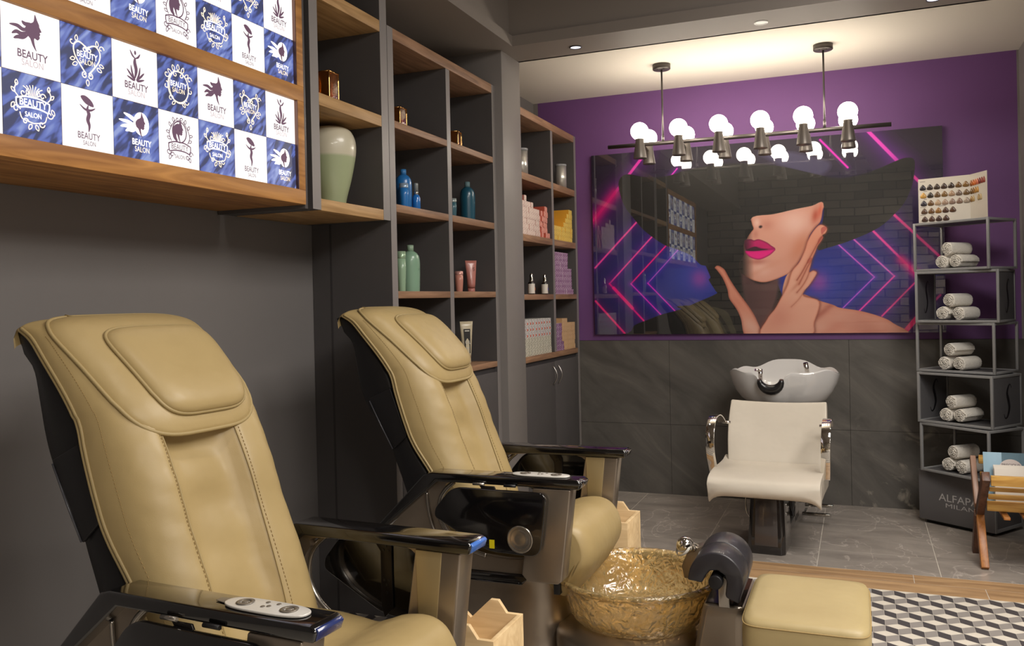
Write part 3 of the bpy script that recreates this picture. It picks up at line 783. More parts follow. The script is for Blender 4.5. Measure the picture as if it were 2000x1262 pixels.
# yellow: long cartons behind, ends in front
stack('amber', 5.592, S1+.1015, [(0, 4)]*2, .09, .0335, .16, (214, 150, 40), (226, 170, 62), (190, 130, 40),
      'long golden yellow carton stacked at the back of the yellow cartons', 'long golden cartons', xf=-1.99)
stack('yellow', 5.590, S1, [3, 3, 3, 3, 3, 3, 4, 5, 6, 7, 7], .0405, .0335, .15, (216, 160, 52), (226, 196, 100), (184, 148, 60),
      'small yellow carton in the stepped stack on the right shelf of the far bookcase', 'yellow cartons on the far bookcase')
# purple
stack('purple', 5.590, S2, [8, 8, 8, 8, 8, 8, 8, 8, 5, 5, 1], .0405, .0365, .15, (222, 214, 218), (128, 78, 126), (222, 206, 222),
      'small purple carton with white print in the tall stack on the far bookcase', 'purple cartons in the tall stack')
S3 = 1.0485
sp = ((.25, .6, .12, .5, (200, 96, 72)),)
stack('ivory', 4.945, S3, [3]*11, .0525, .0385, .15, (206, 204, 196), (204, 200, 184), (120, 118, 104),
      'ivory carton with small grey figures in the lower rows of the bottom shelf stack', 'ivory cartons on the bottom shelf')
stack('white', 4.945, S3+3*.0389, [3]*11, .0525, .0385, .15, (196, 196, 190), (208, 206, 203), (128, 124, 128),
      'white carton with a small red figure in the upper rows of the bottom shelf stack', 'white cartons on the bottom shelf', spots=sp)
stack('violet', 5.590, S3, [6, 6, 6, 6, 2], .040, .0315, .15, (196, 186, 196), (120, 72, 120), (200, 180, 200),
      'violet carton with white print in the low stack beside the kraft cartons', 'violet cartons on the bottom shelf')
stack('kraft', 5.592+4*.0406, S3, [(2, 7), 7, 7, 6, 6, 6, 6], .042, .0315, .15, (186, 148, 108), (204, 170, 130), (180, 144, 106),
      'brown kraft carton in the stack at the wall end of the bottom shelf', 'kraft cartons on the bottom shelf')
ART_D = {'neon':[([(0.408,1.298),(0.011,0.838)],0.02,(245,60,190),0.07),([(0.169,1.022),(0.011,0.838)],0.05,(255,20,140),0.06),([(0.624,1.164),(0.55,1.083)],0.008,(250,50,215),0.02),([(0.541,1.019),(0.011,0.487)],0.012,(255,70,170),0.03),([(0.48,0.739),(0.116,0.368)],0.01,(255,70,170),0.035),([(0.116,0.368),(0.363,0.097)],0.012,(255,20,140),0.03),([(0.146,0.337),(0.283,0.187)],0.022,(255,20,140),0.03),([(0.57,0.662),(0.275,0.363)],0.009,(255,20,140),0.02),([(0.275,0.363),(0.489,0.136)],0.007,(250,50,215),0.02),([(0.641,0.616),(0.398,0.364)],0.0055,(200,90,225),0.015),([(0.398,0.364),(0.588,0.163)],0.0065,(250,50,215),0.015),([(0.009,0.244),(0.222,0.007)],0.014,(250,40,130),0.035),([(1.854,1.328),(2.053,1.086)],0.022,(250,70,210),0.075),([(2.053,1.086),(2.282,0.825)],0.018,(240,60,170),0.05),([(1.574,1.28),(1.741,1.084)],0.011,(255,30,200),0.012),([(1.996,0.777),(2.276,0.476)],0.016,(250,60,160),0.03),([(1.872,0.678),(2.127,0.384)],0.014,(250,70,170),0.03),([(2.051,0.468),(2.138,0.37)],0.035,(255,20,140),0.035),([(2.126,0.318),(1.929,0.108)],0.01,(240,60,150),0.03),([(1.748,0.634),(2.007,0.364)],0.009,(230,100,205),0.018),([(2.007,0.364),(1.794,0.144)],0.009,(250,60,180),0.018),([(1.659,0.598),(1.888,0.362)],0.007,(225,95,215),0.015),([(1.888,0.362),(1.695,0.165)],0.006,(200,90,225),0.012),([(2.271,0.236),(2.227,0.189)],0.014,(210,70,150),0.03),([(2.133,0.092),(2.054,-0.005)],0.03,(240,30,120),0.04)],'dress':[(-0.009,-0.022),(0.241,0.007),(0.295,0.065),(0.389,0.101),(0.482,0.136),(0.624,0.173),(0.754,0.225),(0.875,0.276),(0.872,0.297),(0.828,0.373),(0.839,0.394),(0.809,0.473),(0.789,0.545),(0.784,0.652),(1.166,0.774),(1.227,0.458),(1.291,0.318),(1.321,0.179),(1.267,-0.028),(0.518,-0.032)],'sleeve':[(0.603,0.192),(0.686,0.198),(0.757,0.189),(0.862,0.187),(0.949,0.15),(0.988,0.062),(1.001,-0.005),(0.876,-0.012),(0.848,-0.008),(0.8,0.046),(0.738,0.118),(0.667,0.169)],'fold':[[(0.614,0.188),(0.702,0.136),(0.779,0.046),(0.813,-0.011)],[(0.657,0.198),(0.745,0.146),(0.824,0.045),(0.851,-0.012)],[(0.739,0.193),(0.819,0.145),(0.894,0.045),(0.917,-0.012)],[(0.792,0.192),(0.872,0.144),(0.939,0.044),(0.959,-0.012)]],'hat':[(0.2,1.064),(0.213,1.126),(0.27,1.151),(0.396,1.12),(0.543,1.116),(0.688,1.145),(0.901,1.171),(1.14,1.159),(1.34,1.119),(1.502,1.069),(1.692,1.017),(1.879,1.047),(2.039,1.107),(2.093,1.119),(2.134,1.106),(2.139,1.047),(2.122,0.943),(2.082,0.848),(2.033,0.782),(1.922,0.682),(1.753,0.607),(1.604,0.563),(1.543,0.556),(1.526,0.652),(1.575,0.717),(1.585,0.863),(1.514,0.847),(1.413,0.832),(1.267,0.806),(1.13,0.793),(1.104,0.707),(1.026,0.571),(0.809,0.473),(0.711,0.548),(0.612,0.596),(0.515,0.636),(0.384,0.737),(0.304,0.833),(0.235,0.936)],'face':[(1.125,0.811),(1.241,0.832),(1.381,0.858),(1.585,0.879),(1.58,0.809),(1.566,0.741),(1.53,0.699),(1.494,0.647),(1.469,0.564),(1.432,0.492),(1.378,0.418),(1.302,0.376),(1.208,0.348),(1.141,0.358),(1.091,0.383),(1.044,0.419),(1.038,0.483),(1.067,0.534),(1.068,0.604),(1.086,0.638),(1.1,0.666),(1.119,0.693),(1.135,0.716),(1.125,0.752)],'neckR':[(1.378,0.418),(1.342,0.385),(1.317,0.3),(1.322,0.248),(1.373,0.316),(1.391,0.384)],'neck':[(1.05,0.412),(1.141,0.353),(1.208,0.344),(1.292,0.37),(1.283,0.249),(1.254,0.163),(1.201,0.007),(1.117,0.008),(1.07,0.183)],'lipU':[(1.072,0.632),(1.086,0.642),(1.116,0.644),(1.137,0.636),(1.17,0.641),(1.22,0.618),(1.247,0.596),(1.274,0.571),(1.206,0.567),(1.156,0.583),(1.112,0.574),(1.081,0.572)],'lipL':[(1.077,0.565),(1.128,0.567),(1.206,0.568),(1.274,0.571),(1.259,0.547),(1.228,0.524),(1.174,0.503),(1.127,0.511),(1.094,0.533)],'mouth':[(1.081,0.569),(1.112,0.585),(1.146,0.592),(1.179,0.578),(1.229,0.571),(1.179,0.564),(1.121,0.563)],'handR':[(1.579,0.717),(1.606,0.693),(1.597,0.662),(1.577,0.649),(1.577,0.629),(1.557,0.596),(1.544,0.576),(1.527,0.533),(1.51,0.494),(1.5,0.455),(1.489,0.408),(1.515,0.417),(1.537,0.403),(1.524,0.373),(1.487,0.319),(1.457,0.284),(1.452,0.248),(1.549,0.209),(1.515,0.073),(1.481,-0.015),(1.177,-0.014),(1.212,0.097),(1.264,0.166),(1.302,0.235),(1.349,0.325),(1.378,0.415),(1.425,0.475),(1.463,0.552),(1.483,0.613),(1.513,0.669),(1.55,0.712)],'nails':[[(1.569,0.694),(1.594,0.706),(1.604,0.692),(1.587,0.669),(1.571,0.656)],[(1.548,0.617),(1.568,0.643),(1.58,0.636),(1.567,0.609),(1.547,0.59)],[(1.481,0.49),(1.501,0.503),(1.51,0.499),(1.497,0.476),(1.477,0.463)]],'fing':[[(1.58,0.646),(1.557,0.616),(1.524,0.557),(1.484,0.483),(1.444,0.409),(1.41,0.356)],[(1.51,0.492),(1.483,0.449),(1.456,0.395),(1.422,0.328)],[(1.492,0.415),(1.472,0.364),(1.442,0.314),(1.408,0.273)],[(1.457,0.286),(1.42,0.229),(1.37,0.178)]],'shoulder':[(1.441,0.259),(1.527,0.223),(1.632,0.187),(1.676,0.166),(1.797,0.144),(1.918,0.105),(1.995,0.061),(2.054,-0.019),(1.416,-0.015),(1.387,0.178)],'handL':[(0.87,0.457),(0.882,0.471),(0.9,0.47),(0.917,0.459),(0.939,0.438),(0.976,0.366),(1.034,0.272),(1.1,0.176),(1.144,0.091),(1.17,-0.014),(1.065,-0.013),(1.039,0.1),(1.01,0.17),(0.964,0.242),(0.952,0.306),(0.922,0.384),(0.885,0.439)],'highhat':[(1.34,1.119),(1.242,1.179),(1.176,1.226),(1.243,1.244),(1.44,1.203),(1.631,1.127),(1.566,1.047)],'ear':[(1.532,0.781),(1.564,0.813)],'pt':{'nostril':(1.182,0.725),'nosehi':(1.159,0.753),'cheek':(1.405,0.74),'jawsh':(1.434,0.571),'chin':(1.169,0.425),'chinhi':(1.18,0.439),'noseR':(1.223,0.736),'philt':(1.148,0.677),'under':(1.154,0.489),'glowL':(0.765,0.385),'glowR':(1.546,0.338),'bgL':(0.636,0.407),'bgR':(1.617,0.377),'ear':(1.535,0.781),'shA':(1.564,0.134),'shB':(1.829,0.036),'shC':(1.546,0.039),'handhi':(1.422,0.314),'knu':(1.406,0.321),'palm':(1.287,0.11),'fing':(1.525,0.618),'hl':(1.019,0.22),'hl2':(1.111,0.043),'sh2':(1.577,0.005),'elbow':(1.706,0.098)},'size':((2.291,1.293),(0.022,1.304))}
# ================================================================== wall picture (printed acrylic panel)
PX0, PX1, PZ0, PZ1 = -1.788, .512, 1.142, 2.447
GW, GH = 1000, 568
gx_ = np.linspace(0, PX1-PX0, GW+1); gz_ = np.linspace(0, PZ1-PZ0, GH+1)
GX, GZ = np.meshgrid(gx_, gz_)
IMG = np.zeros((GH+1, GW+1, 3))
def sdf(poly, smooth=5):
    P = np.array(crom([p[:2] for p in poly], smooth, True)) if smooth else np.array([p[:2] for p in poly])
    pad = .12
    x0, z0 = P.min(0)-pad; x1, z1 = P.max(0)+pad
    i0, i1 = np.searchsorted(gx_, [x0, x1]); j0, j1 = np.searchsorted(gz_, [z0, z1])
    X = GX[j0:j1, i0:i1]; Z = GZ[j0:j1, i0:i1]
    d = np.full(X.shape, 1e9); s = np.ones(X.shape)
    n = len(P)
    for i in range(n):
        a = P[i]; b = P[i-1]; e = b-a; wx = X-a[0]; wz = Z-a[1]
        t = np.clip((wx*e[0]+wz*e[1])/max(e@e, 1e-12), 0, 1)
        bx = wx-e[0]*t; bz = wz-e[1]*t; d = np.minimum(d, bx*bx+bz*bz)
        c1 = Z >= a[1]; c2 = Z < b[1]; c3 = e[0]*wz > e[1]*wx
        fl = (c1 & c2 & c3) | (~c1 & ~c2 & ~c3)
        s = np.where(fl, -s, s)
    out = np.full(GX.shape, 1.); out[j0:j1, i0:i1] = s*np.sqrt(d)
    return out
def cov(d, soft=.003): return np.clip(.5-d/soft, 0, 1)
def blob(k, rx, rz=None, rot=0., p=2.):
    cx, cz = ART_D['pt'][k] if isinstance(k, str) else k
    rz = rz or rx; c, s = math.cos(rot), math.sin(rot)
    u = (GX-cx)*c+(GZ-cz)*s; v = -(GX-cx)*s+(GZ-cz)*c
    return np.exp(-((u/rx)**2+(v/rz)**2)**(p/2))
def over(m, col):
    global IMG
    col = np.array(col, float) if not isinstance(col, np.ndarray) else col
    IMG = IMG*(1-m[..., None])+col*m[..., None]
def skin(key, base, spots, soft=.003, edge=None, k=5):
    d = sdf(ART_D[key], k); c = np.zeros_like(IMG)+np.array(base, float)
    if edge:  # darker towards the outline: printed modelling of the limb
        e = np.clip(1+d/edge[0], 0, 1)**2; c = c*(1-e[..., None])+np.array(edge[1], float)*e[..., None]
    for m, col, s in spots: mm = (m*s)[..., None]; c = c*(1-mm)+np.array(col, float)*mm
    over(cov(d, soft), c)
    return d
# backdrop
g = blob('bgL', .75, .5)+blob('bgR', .75, .5); g = np.clip(g, 0, 1)[..., None]
IMG[:] = np.array((38, 16, 48))*(1-g)+np.array((28, 34, 128))*g
top = np.clip((GZ-.75)/.5, 0, 1)[..., None]; IMG = IMG*(1-.65*top)+np.array((22, 16, 34))*.65*top
for k in ('glowL', 'glowR'):
    m = blob(k, .20, .16)*.55; over(m, (34, 74, 190)); m = blob(k, .07, .075)*.85; over(m, (140, 60, 160))
for pts, w, col, gl in ART_D['neon']:
    a, b = np.array(pts[0]), np.array(pts[1]); e = b-a; t = np.clip(((GX-a[0])*e[0]+(GZ-a[1])*e[1])/(e@e), 0, 1)
    d = np.hypot(GX-a[0]-e[0]*t, GZ-a[1]-e[1]*t)
    over(np.exp(-(d/gl)**1.3)*.55, (col[0]*.55, col[1]*.4, min(255, col[2]*.9)))
    if w > .03: over(np.exp(-(d/(w*.8))**2)*.75, (col[0]*.9, 0, col[2]*.85))
    else: over(cov(d-w/2, .005), col)
over(cov(sdf(ART_D['highhat']), .03)*.6, (84, 84, 118))
over(cov(sdf(ART_D['dress'], 3)), (12, 11, 11))
d = sdf(ART_D['sleeve']); over(cov(d, .01), (56, 53, 40))
for f in ART_D['fold']:
    q = np.array(crom(f, 5)); dd = np.full(GX.shape, 9.)
    for i in range(len(q)-1):
        a, b = q[i], q[i+1]; e = b-a; t = np.clip(((GX-a[0])*e[0]+(GZ-a[1])*e[1])/(e@e), 0, 1); dd = np.minimum(dd, np.hypot(GX-a[0]-e[0]*t, GZ-a[1]-e[1]*t))
    over(np.exp(-(dd/.011)**2)*cov(d, .01)*.9, (16, 14, 12))
skin('shoulder', (214, 146, 124), [(blob('shA', .16, .02, .7), (170, 90, 74), .8), (blob('sh2', .2, .03, .5), (196, 112, 92), .5), (blob('shB', .14, .05, -.3), (176, 100, 82), .55), (blob('shC', .08, .05), (224, 168, 148), .6), (blob('elbow', .1, .05, -.3), (222, 160, 140), .6)], edge=(.03, (206, 124, 96)))
skin('neck', (92, 62, 62), [(blob('hl', .14, .2), (58, 40, 42), .6)], .03)
skin('neckR', (222, 160, 132), [], .006)
# face
fd = skin('face', (222, 160, 140), [
    (blob('cheek', .10, .085, -.3), (240, 196, 184), .85), (blob('jawsh', .11, .05, 1.1), (204, 128, 98), .8),
    (blob('chinhi', .06, .045), (238, 190, 176), .8), (blob('under', .06, .018), (178, 104, 92), .7),
    (blob('noseR', .040, .035), (196, 126, 110), .65), (blob('nosehi', .02, .03), (240, 196, 184), .8), (blob('philt', .02, .03), (192, 122, 106), .7),
    (blob('chin', .16, .02, .45), (206, 132, 104), .3)], .004, (.014, (190, 112, 86)))
sh = np.clip((ART_D['pt']['under'][0]-.02-GX)/.085, 0, 1)**1.1; over(sh*cov(fd, .004)*.96, (14, 11, 11))
over(blob('ear', .022, .05, -.2)*cov(fd)*.9, (186, 84, 62)); over(blob((ART_D['ear'][1]), .012, .05, -.2)*cov(fd)*.8, (214, 96, 70))
over(blob('nostril', .012, .0095, .2, 4)*1., (46, 22, 22))
# lips
for k, c1 in (('lipU', (196, 8, 104)), ('lipL', (232, 10, 132))):
    d = sdf(ART_D[k], 4); c = np.zeros_like(IMG)+np.array(c1, float)
    mm = (blob('under', .05, .02)*0)[..., None]; e = np.clip(1+d/.012, 0, 1)[..., None]; c = c*(1-.35*e)
    over(cov(d), c)
lx = ART_D['pt']['under'][0]
over(cov(sdf(ART_D['lipU'], 4))*np.clip((lx-.01-GX)/.06, 0, 1)*.8, (50, 8, 30)); over(cov(sdf(ART_D['mouth'], 4)), (56, 6, 34))
# hat
d = sdf(ART_D['hat'], 4); c = np.zeros_like(IMG)+np.array((26, 25, 24), float)
over(cov(d, .003), c)
# hands
skin('handL', (216, 142, 118), [(blob('hl2', .09, .05, -.9), (226, 178, 160), .8), (blob('hl', .05, .02, -.9), (206, 126, 104), .5)], .003, (.022, (160, 82, 64)))
over(np.exp(-(np.maximum(sdf(ART_D['handR']), 0)/.012)**2)*.55, (120, 56, 44))
hd = skin('handR', (230, 166, 142), [(blob('palm', .1, .08, .9), (208, 134, 114), .7), (blob('handhi', .06, .1, -.3), (232, 176, 152), .8), (blob('knu', .05, .012, .8), (190, 112, 88), .5), (blob('fing', .05, .12, -.5), (226, 142, 112), .6), (blob('sh2', .1, .05), (218, 154, 132), .6)], .003, (.012, (186, 98, 74)))
for q in ART_D['nails']: over(cov(sdf(q, 4)), (196, 100, 88))
def pathd(f):
    q = np.array(crom(f, 5)); dd = np.full(GX.shape, 9.)
    for i in range(len(q)-1):
        a, b = q[i], q[i+1]; e = b-a; t = np.clip(((GX-a[0])*e[0]+(GZ-a[1])*e[1])/(e@e), 0, 1); dd = np.minimum(dd, np.hypot(GX-a[0]-e[0]*t, GZ-a[1]-e[1]*t))
    return dd
for f, w_ in zip(ART_D['fing'], (.8, .7, .6, .35)):
    dd = pathd(f); over(np.exp(-(dd/.014)**2)*.45*w_*cov(hd), (186, 96, 70)); over(np.exp(-(dd/.0045)**2)*w_*.8*cov(hd), (140, 62, 46))
# mesh with per-vertex print colours
n = (GW+1)*(GH+1)
v = np.zeros((n, 3)); v[:, 0] = GX.ravel()+PX0; v[:, 2] = GZ.ravel()+PZ0; YPIC = YB-.030; v[:, 1] = YPIC
i, j = np.meshgrid(np.arange(GW), np.arange(GH)); a = (j*(GW+1)+i).ravel()
faces = np.stack([a, a+1, a+GW+2, a+GW+1], 1).astype(np.int32)
me = bpy.data.meshes.new('printed_image')
me.vertices.add(n); me.vertices.foreach_set('co', v.ravel())
me.loops.add(faces.size); me.loops.foreach_set('vertex_index', faces.ravel())
me.polygons.add(len(faces)); me.polygons.foreach_set('loop_start', np.arange(0, faces.size, 4, dtype=np.int32)); me.polygons.foreach_set('loop_total', np.full(len(faces), 4, np.int32))
me.update()
ca = me.color_attributes.new('print', 'FLOAT_COLOR', 'POINT')
s_ = np.clip(IMG*.95, 0, 255)/255; l_ = np.where(s_ <= .04045, s_/12.92, ((s_+.055)/1.055)**2.4)
rgba = np.ones((n, 4)); rgba[:, :3] = l_.reshape(-1, 3); ca.data.foreach_set('color', rgba.ravel())
M_pic = mat('acrylic_print', (128, 128, 128), .6, attr='print', coat=1., coat_rough=.012, coat_ior=2.1)
me.materials.append(M_pic)
pt = thing('wall_picture', 'glossy picture of a woman in a wide black hat on the purple wall', 'picture')
po = bpy.data.objects.new('printed_image', me); COL.objects.link(po); po.parent = pt
MB().box(PX0, PX1, YPIC+.0006, YB-.002, PZ0, PZ1).build('backing_panel', mat('black_backing', (26, 24, 28), .35), pt)
# ================================================================== pendant light
M_gun = mat('gunmetal', (150, 143, 137), .36, .85)
M_gund = mat('dark_gunmetal', (84, 79, 76), .4, .7)
M_bulb = mat('opal_bulb', (255, 250, 240), .3, emit=(255, 244, 226), emit_s=BULB_E)
pl = thing('pendant_light', 'long gunmetal bar pendant with twelve round glowing bulbs hanging before the picture', 'lamp', (0, 5.456, 0))
MB().cyl((-1.488, 0, 2.384), (.197, 0, 2.372), .0125, n=20).build('bar', M_gund, pl)
for x in (-1.129, -.165):
    c = MB().lathe([(0, ZC), (.056, ZC), (.056, ZC-.030), (.052, ZC-.034), (0, ZC-.034)], (x, 0, 0), n=40)
    for s in (-1, 1): c.cyl((x+s*.02, -.03, ZC-.033), (x+s*.02, -.03, ZC-.040), .003, n=8)
    c.build('canopy', M_gund, pl)
    MB().cyl((x, 0, 2.392), (x, 0, ZC-.03), .0058, n=12).cyl((x, 0, 2.388), (x, 0, 2.43), .008, n=12).build('rod', M_gund, pl)
for i in range(6):
    x = -1.2495+i*.2428; zb = 2.444
    for s in (-1, 1):
        yy = s*.127
        sk = MB().lathe([(0, zb-.170), (.040, zb-.170), (.041, zb-.166), (.0245, zb-.054), (.027, zb-.052), (.027, zb-.046), (0, zb-.046)], (x, yy, 0), n=28)
        sk.cyl((x, 0, 2.380), (x, yy*.78, 2.36), .006, n=10)
        so = sk.build('socket_cone', M_gun, pl)
        MB().sphere((x, yy, zb), .055, 28).build('bulb', M_bulb, so)

# recessed downlights in the beam soffit ------------------------------------------
M_trimr = mat('downlight_trim', (40, 38, 40), .4)
M_lens = mat('lit_lens', (240, 240, 245), .4, emit=(240, 240, 255), emit_s=1.2)
M_lens2 = mat('frosted_cover', (226, 222, 214), .5, emit=(255, 250, 240), emit_s=.25)
def downlight(x, y, z, label, lens, E=0, ang=80, trim=M_trimr, r=.036, col=(1, .93, .84), tilt=None, fix=True):
    if fix:
        t = thing('downlight', label, 'ceiling light', (x, y, z), 0, 'recessed downlights')
        MB().lathe([(r*.84, -.0005), (r, -.0005), (r, -.004), (r*.84, -.005), (r*.84, -.0005)], n=36).build('trim_ring', trim, t)
        MB().lathe([(0, -.0015), (r*.84, -.0015)], n=36).build('lens', lens, t)
    if E:
        l = bpy.data.lights.new('downlight_lamp', 'SPOT'); l.energy = E; l.spot_size = math.radians(ang); l.spot_blend = .8; l.shadow_soft_size = .05; l.color = col
        o = bpy.data.objects.new('downlight_lamp', l); COL.objects.link(o); o.location = (x, y, z-.012)
        if tilt: o.rotation_euler = tilt
downlight(-1.465, 4.72, ZS, 'small black-ringed downlight in the beam nearest the pillar', M_lens, 16)
downlight(-.447, 4.73, ZS, 'plain white round cover in the middle of the beam', M_lens2, 0, trim=M_lens2)
downlight(.372, 4.73, ZS, 'black-ringed downlight at the top edge of the picture over the towel rack', M_lens, 16)
# ================================================================== pedicure chairs
def leather_mat(name, c, dark, rough=.42):
    m = bpy.data.materials.new(name); m.use_nodes = True
    N, L = nodes_of(m); b = N['Principled BSDF']; b.inputs['Roughness'].default_value = rough; b.inputs['Specular IOR Level'].default_value = .4
    tc = N.new('ShaderNodeTexCoord')
    n = N.new('ShaderNodeTexNoise'); n.inputs['Scale'].default_value = 3; n.inputs['Detail'].default_value = 3
    L.new(tc.outputs['Object'], n.inputs['Vector'])
    r = N.new('ShaderNodeValToRGB'); e = r.color_ramp.elements; e[0].position = .3; e[1].position = .7
    e[0].color = lin(dark)+(1,); e[1].color = lin(c)+(1,)
    L.new(n.outputs['Fac'], r.inputs['Fac']); L.new(r.outputs['Color'], b.inputs['Base Color'])
    v = N.new('ShaderNodeTexVoronoi'); v.inputs['Scale'].default_value = 420; L.new(tc.outputs['Object'], v.inputs['Vector'])
    n2 = N.new('ShaderNodeTexNoise'); n2.inputs['Scale'].default_value = 9; n2.inputs['Detail'].default_value = 2; L.new(tc.outputs['Object'], n2.inputs['Vector'])
    b1 = N.new('ShaderNodeBump'); b1.inputs['Strength'].default_value = .12; b1.inputs['Distance'].default_value = .0006; L.new(v.outputs['Distance'], b1.inputs['Height'])
    b2 = N.new('ShaderNodeBump'); b2.inputs['Strength'].default_value = .35; b2.inputs['Distance'].default_value = .012; L.new(n2.outputs['Fac'], b2.inputs['Height']); L.new(b1.outputs['Normal'], b2.inputs['Normal'])
    L.new(b2.outputs['Normal'], b.inputs['Normal'])
    return m
M_lea = leather_mat('tan_leather', (174, 152, 106), (164, 142, 97))
M_seam = mat('tan_piping', (162, 142, 98), .5)
M_stitch = mat('tan_stitching', (150, 124, 76), .7)
M_blk = mat('black_leatherette', (24, 23, 25), .42, noise=(4, .1), bump=(300, .15, .001))
M_lac = mat('black_lacquer', (12, 11, 12), .12, coat=1., coat_rough=.06, spec=.6)
M_brz = mat('bronze_silver_paint', (150, 138, 124), .30, .78, noise=(2, .03))
M_sil = mat('satin_silver', (168, 162, 154), .26, .9)
M_cup = mat('spun_steel', (186, 178, 166), .22, .9)
M_film = mat('blue_protective_film', (64, 110, 190), .25, coat=.5)
M_filmd = mat('dark_blue_film', (30, 44, 96), .22, coat=.6)
M_key = mat('keypad_white', (214, 210, 202), .3, .2)
M_keyg = mat('keypad_grey', (120, 112, 102), .3, .3)
M_clear = mat('clear_cover', (240, 236, 226), .06, trans=.9, ior=1.3)

# side profiles in the chair frame (u forward, z up)
E_ = [(-.18, .43), (-.235, .54), (-.288, .657), (-.380, .792), (-.420, .888), (-.458, 1.008), (-.480, 1.09), (-.530, 1.165), (-.614, 1.262), (-.668, 1.322), (-.716, 1.352)]
F_ = [(-.065, .43), (-.10, .54), (-.148, .67), (-.204, .81), (-.244, .925), (-.298, 1.045), (-.345, 1.135), (-.425, 1.222), (-.523, 1.310), (-.604, 1.362), (-.712, 1.380)]
EP = crom(E_, 6); FP = crom(F_, 6); NS = len(EP)
WB = .296
def wid(s):  # half width along the back (s 0..1)
    return WB*(.93+.07*math.sin(PI*min(1, s*1.1))) if s < .62 else WB*(1.0-.03*(s-.62)/.38)
def lerp(a, b, t): return a+(b-a)*t
def back_pt(s, t, off=0., flat=False):
    """surface point: s 0..1 up the back, t -1..1 across; off = lift along the local normal"""
    q = s*(NS-1); i = min(int(q), NS-2); f = q-i
    e = (lerp(EP[i][0], EP[i+1][0], f), lerp(EP[i][1], EP[i+1][1], f)); g = (lerp(FP[i][0], FP[i+1][0], f), lerp(FP[i][1], FP[i+1][1], f))
    tt = abs(t); k = (1-tt**4.6)**(1/2.2) if tt < 1 else 0.
    # centre channel between the two bolsters, fades out under the head pad
    ch = .052*math.exp(-((t+.10)/.42)**8)-.010*math.exp(-((tt-.68)/.2)**2)*min(1, max(0, (.60-s)/.10))*min(1, max(0, (s+.02)/.1))
    if flat: ch = 0
    wr = 0
    if s < .6 and not flat:
        wr = .0085*math.sin(s*52+3.5*t+.8*math.sin(s*23))*math.exp(-((t+.10)/.30)**4)*(.35+.65*math.sin(s*9+.6)**2)+.0028*math.sin(s*31-5*t)*math.exp(-(t/.35)**4)+.0012*math.sin(s*95+9*t)*math.exp(-((tt-.70)/.2)**2)
    dx, dz = g[0]-e[0], g[1]-e[1]; L = math.hypot(dx, dz); nx, nz = dx/L, dz/L
    k2 = k*L-ch+wr+off
    # lumbar fullness
    return (e[0]+nx*k2, t*wid(s), e[1]+nz*k2)
def cushion_on_back(mb, s0, s1, t0, t1, thick, round_s=.5, base=.0, n=28, expo=3.2, mi=0, skew=0.):
    """soft pad lying on the back: superellipse outline, returns outline points for piping"""
    rings = []; cs, ct = (s0+s1)/2, (t0+t1)/2; rs, rt = (s1-s0)/2, (t1-t0)/2
    out = []
    M = 64
    def _st(a, q):
        c, d = math.cos(a), math.sin(a)
        x = math.copysign(abs(c)**(2/expo), c); y = math.copysign(abs(d)**(2/expo), d)
        return cs+rs*y*q, max(-.999, min(.999, ct+rt*x*q*(1+skew*y)))
    def pos(a, q, h):
        c, d = math.cos(a), math.sin(a)
        x = math.copysign(abs(c)**(2/expo), c); y = math.copysign(abs(d)**(2/expo), d)
        s = cs+rs*y*q; t = ct+rt*x*q*(1+skew*y)
        return back_pt(s, max(-.999, min(.999, t)), h, True)
    qs = [0.02, .3, .55, .75, .88, .95, .985, 1.0, 1.0]
    for q in qs:
        h = base+thick*(1-q**6)**.5 if q < 1 else base
        rings.append([pos(2*PI*k/M, q, h) for k in range(M)])
    rings[-1] = [back_pt(*_st(2*PI*k/M, .985), -.012) for k in range(M)]
    mb.loft(rings, caps=False, mi=mi)
    o = len(mb.v); mb.v.append(pos(0, 0.0001, base+thick)); 
    st = o-len(rings)*M
    for k in range(M): mb.f.append([st+k, st+(k+1) % M, o]); mb.m.append(mi); mb.sm.append(True)
    return [pos(2*PI*k/M, 1.0, base+.004) for k in range(M)]

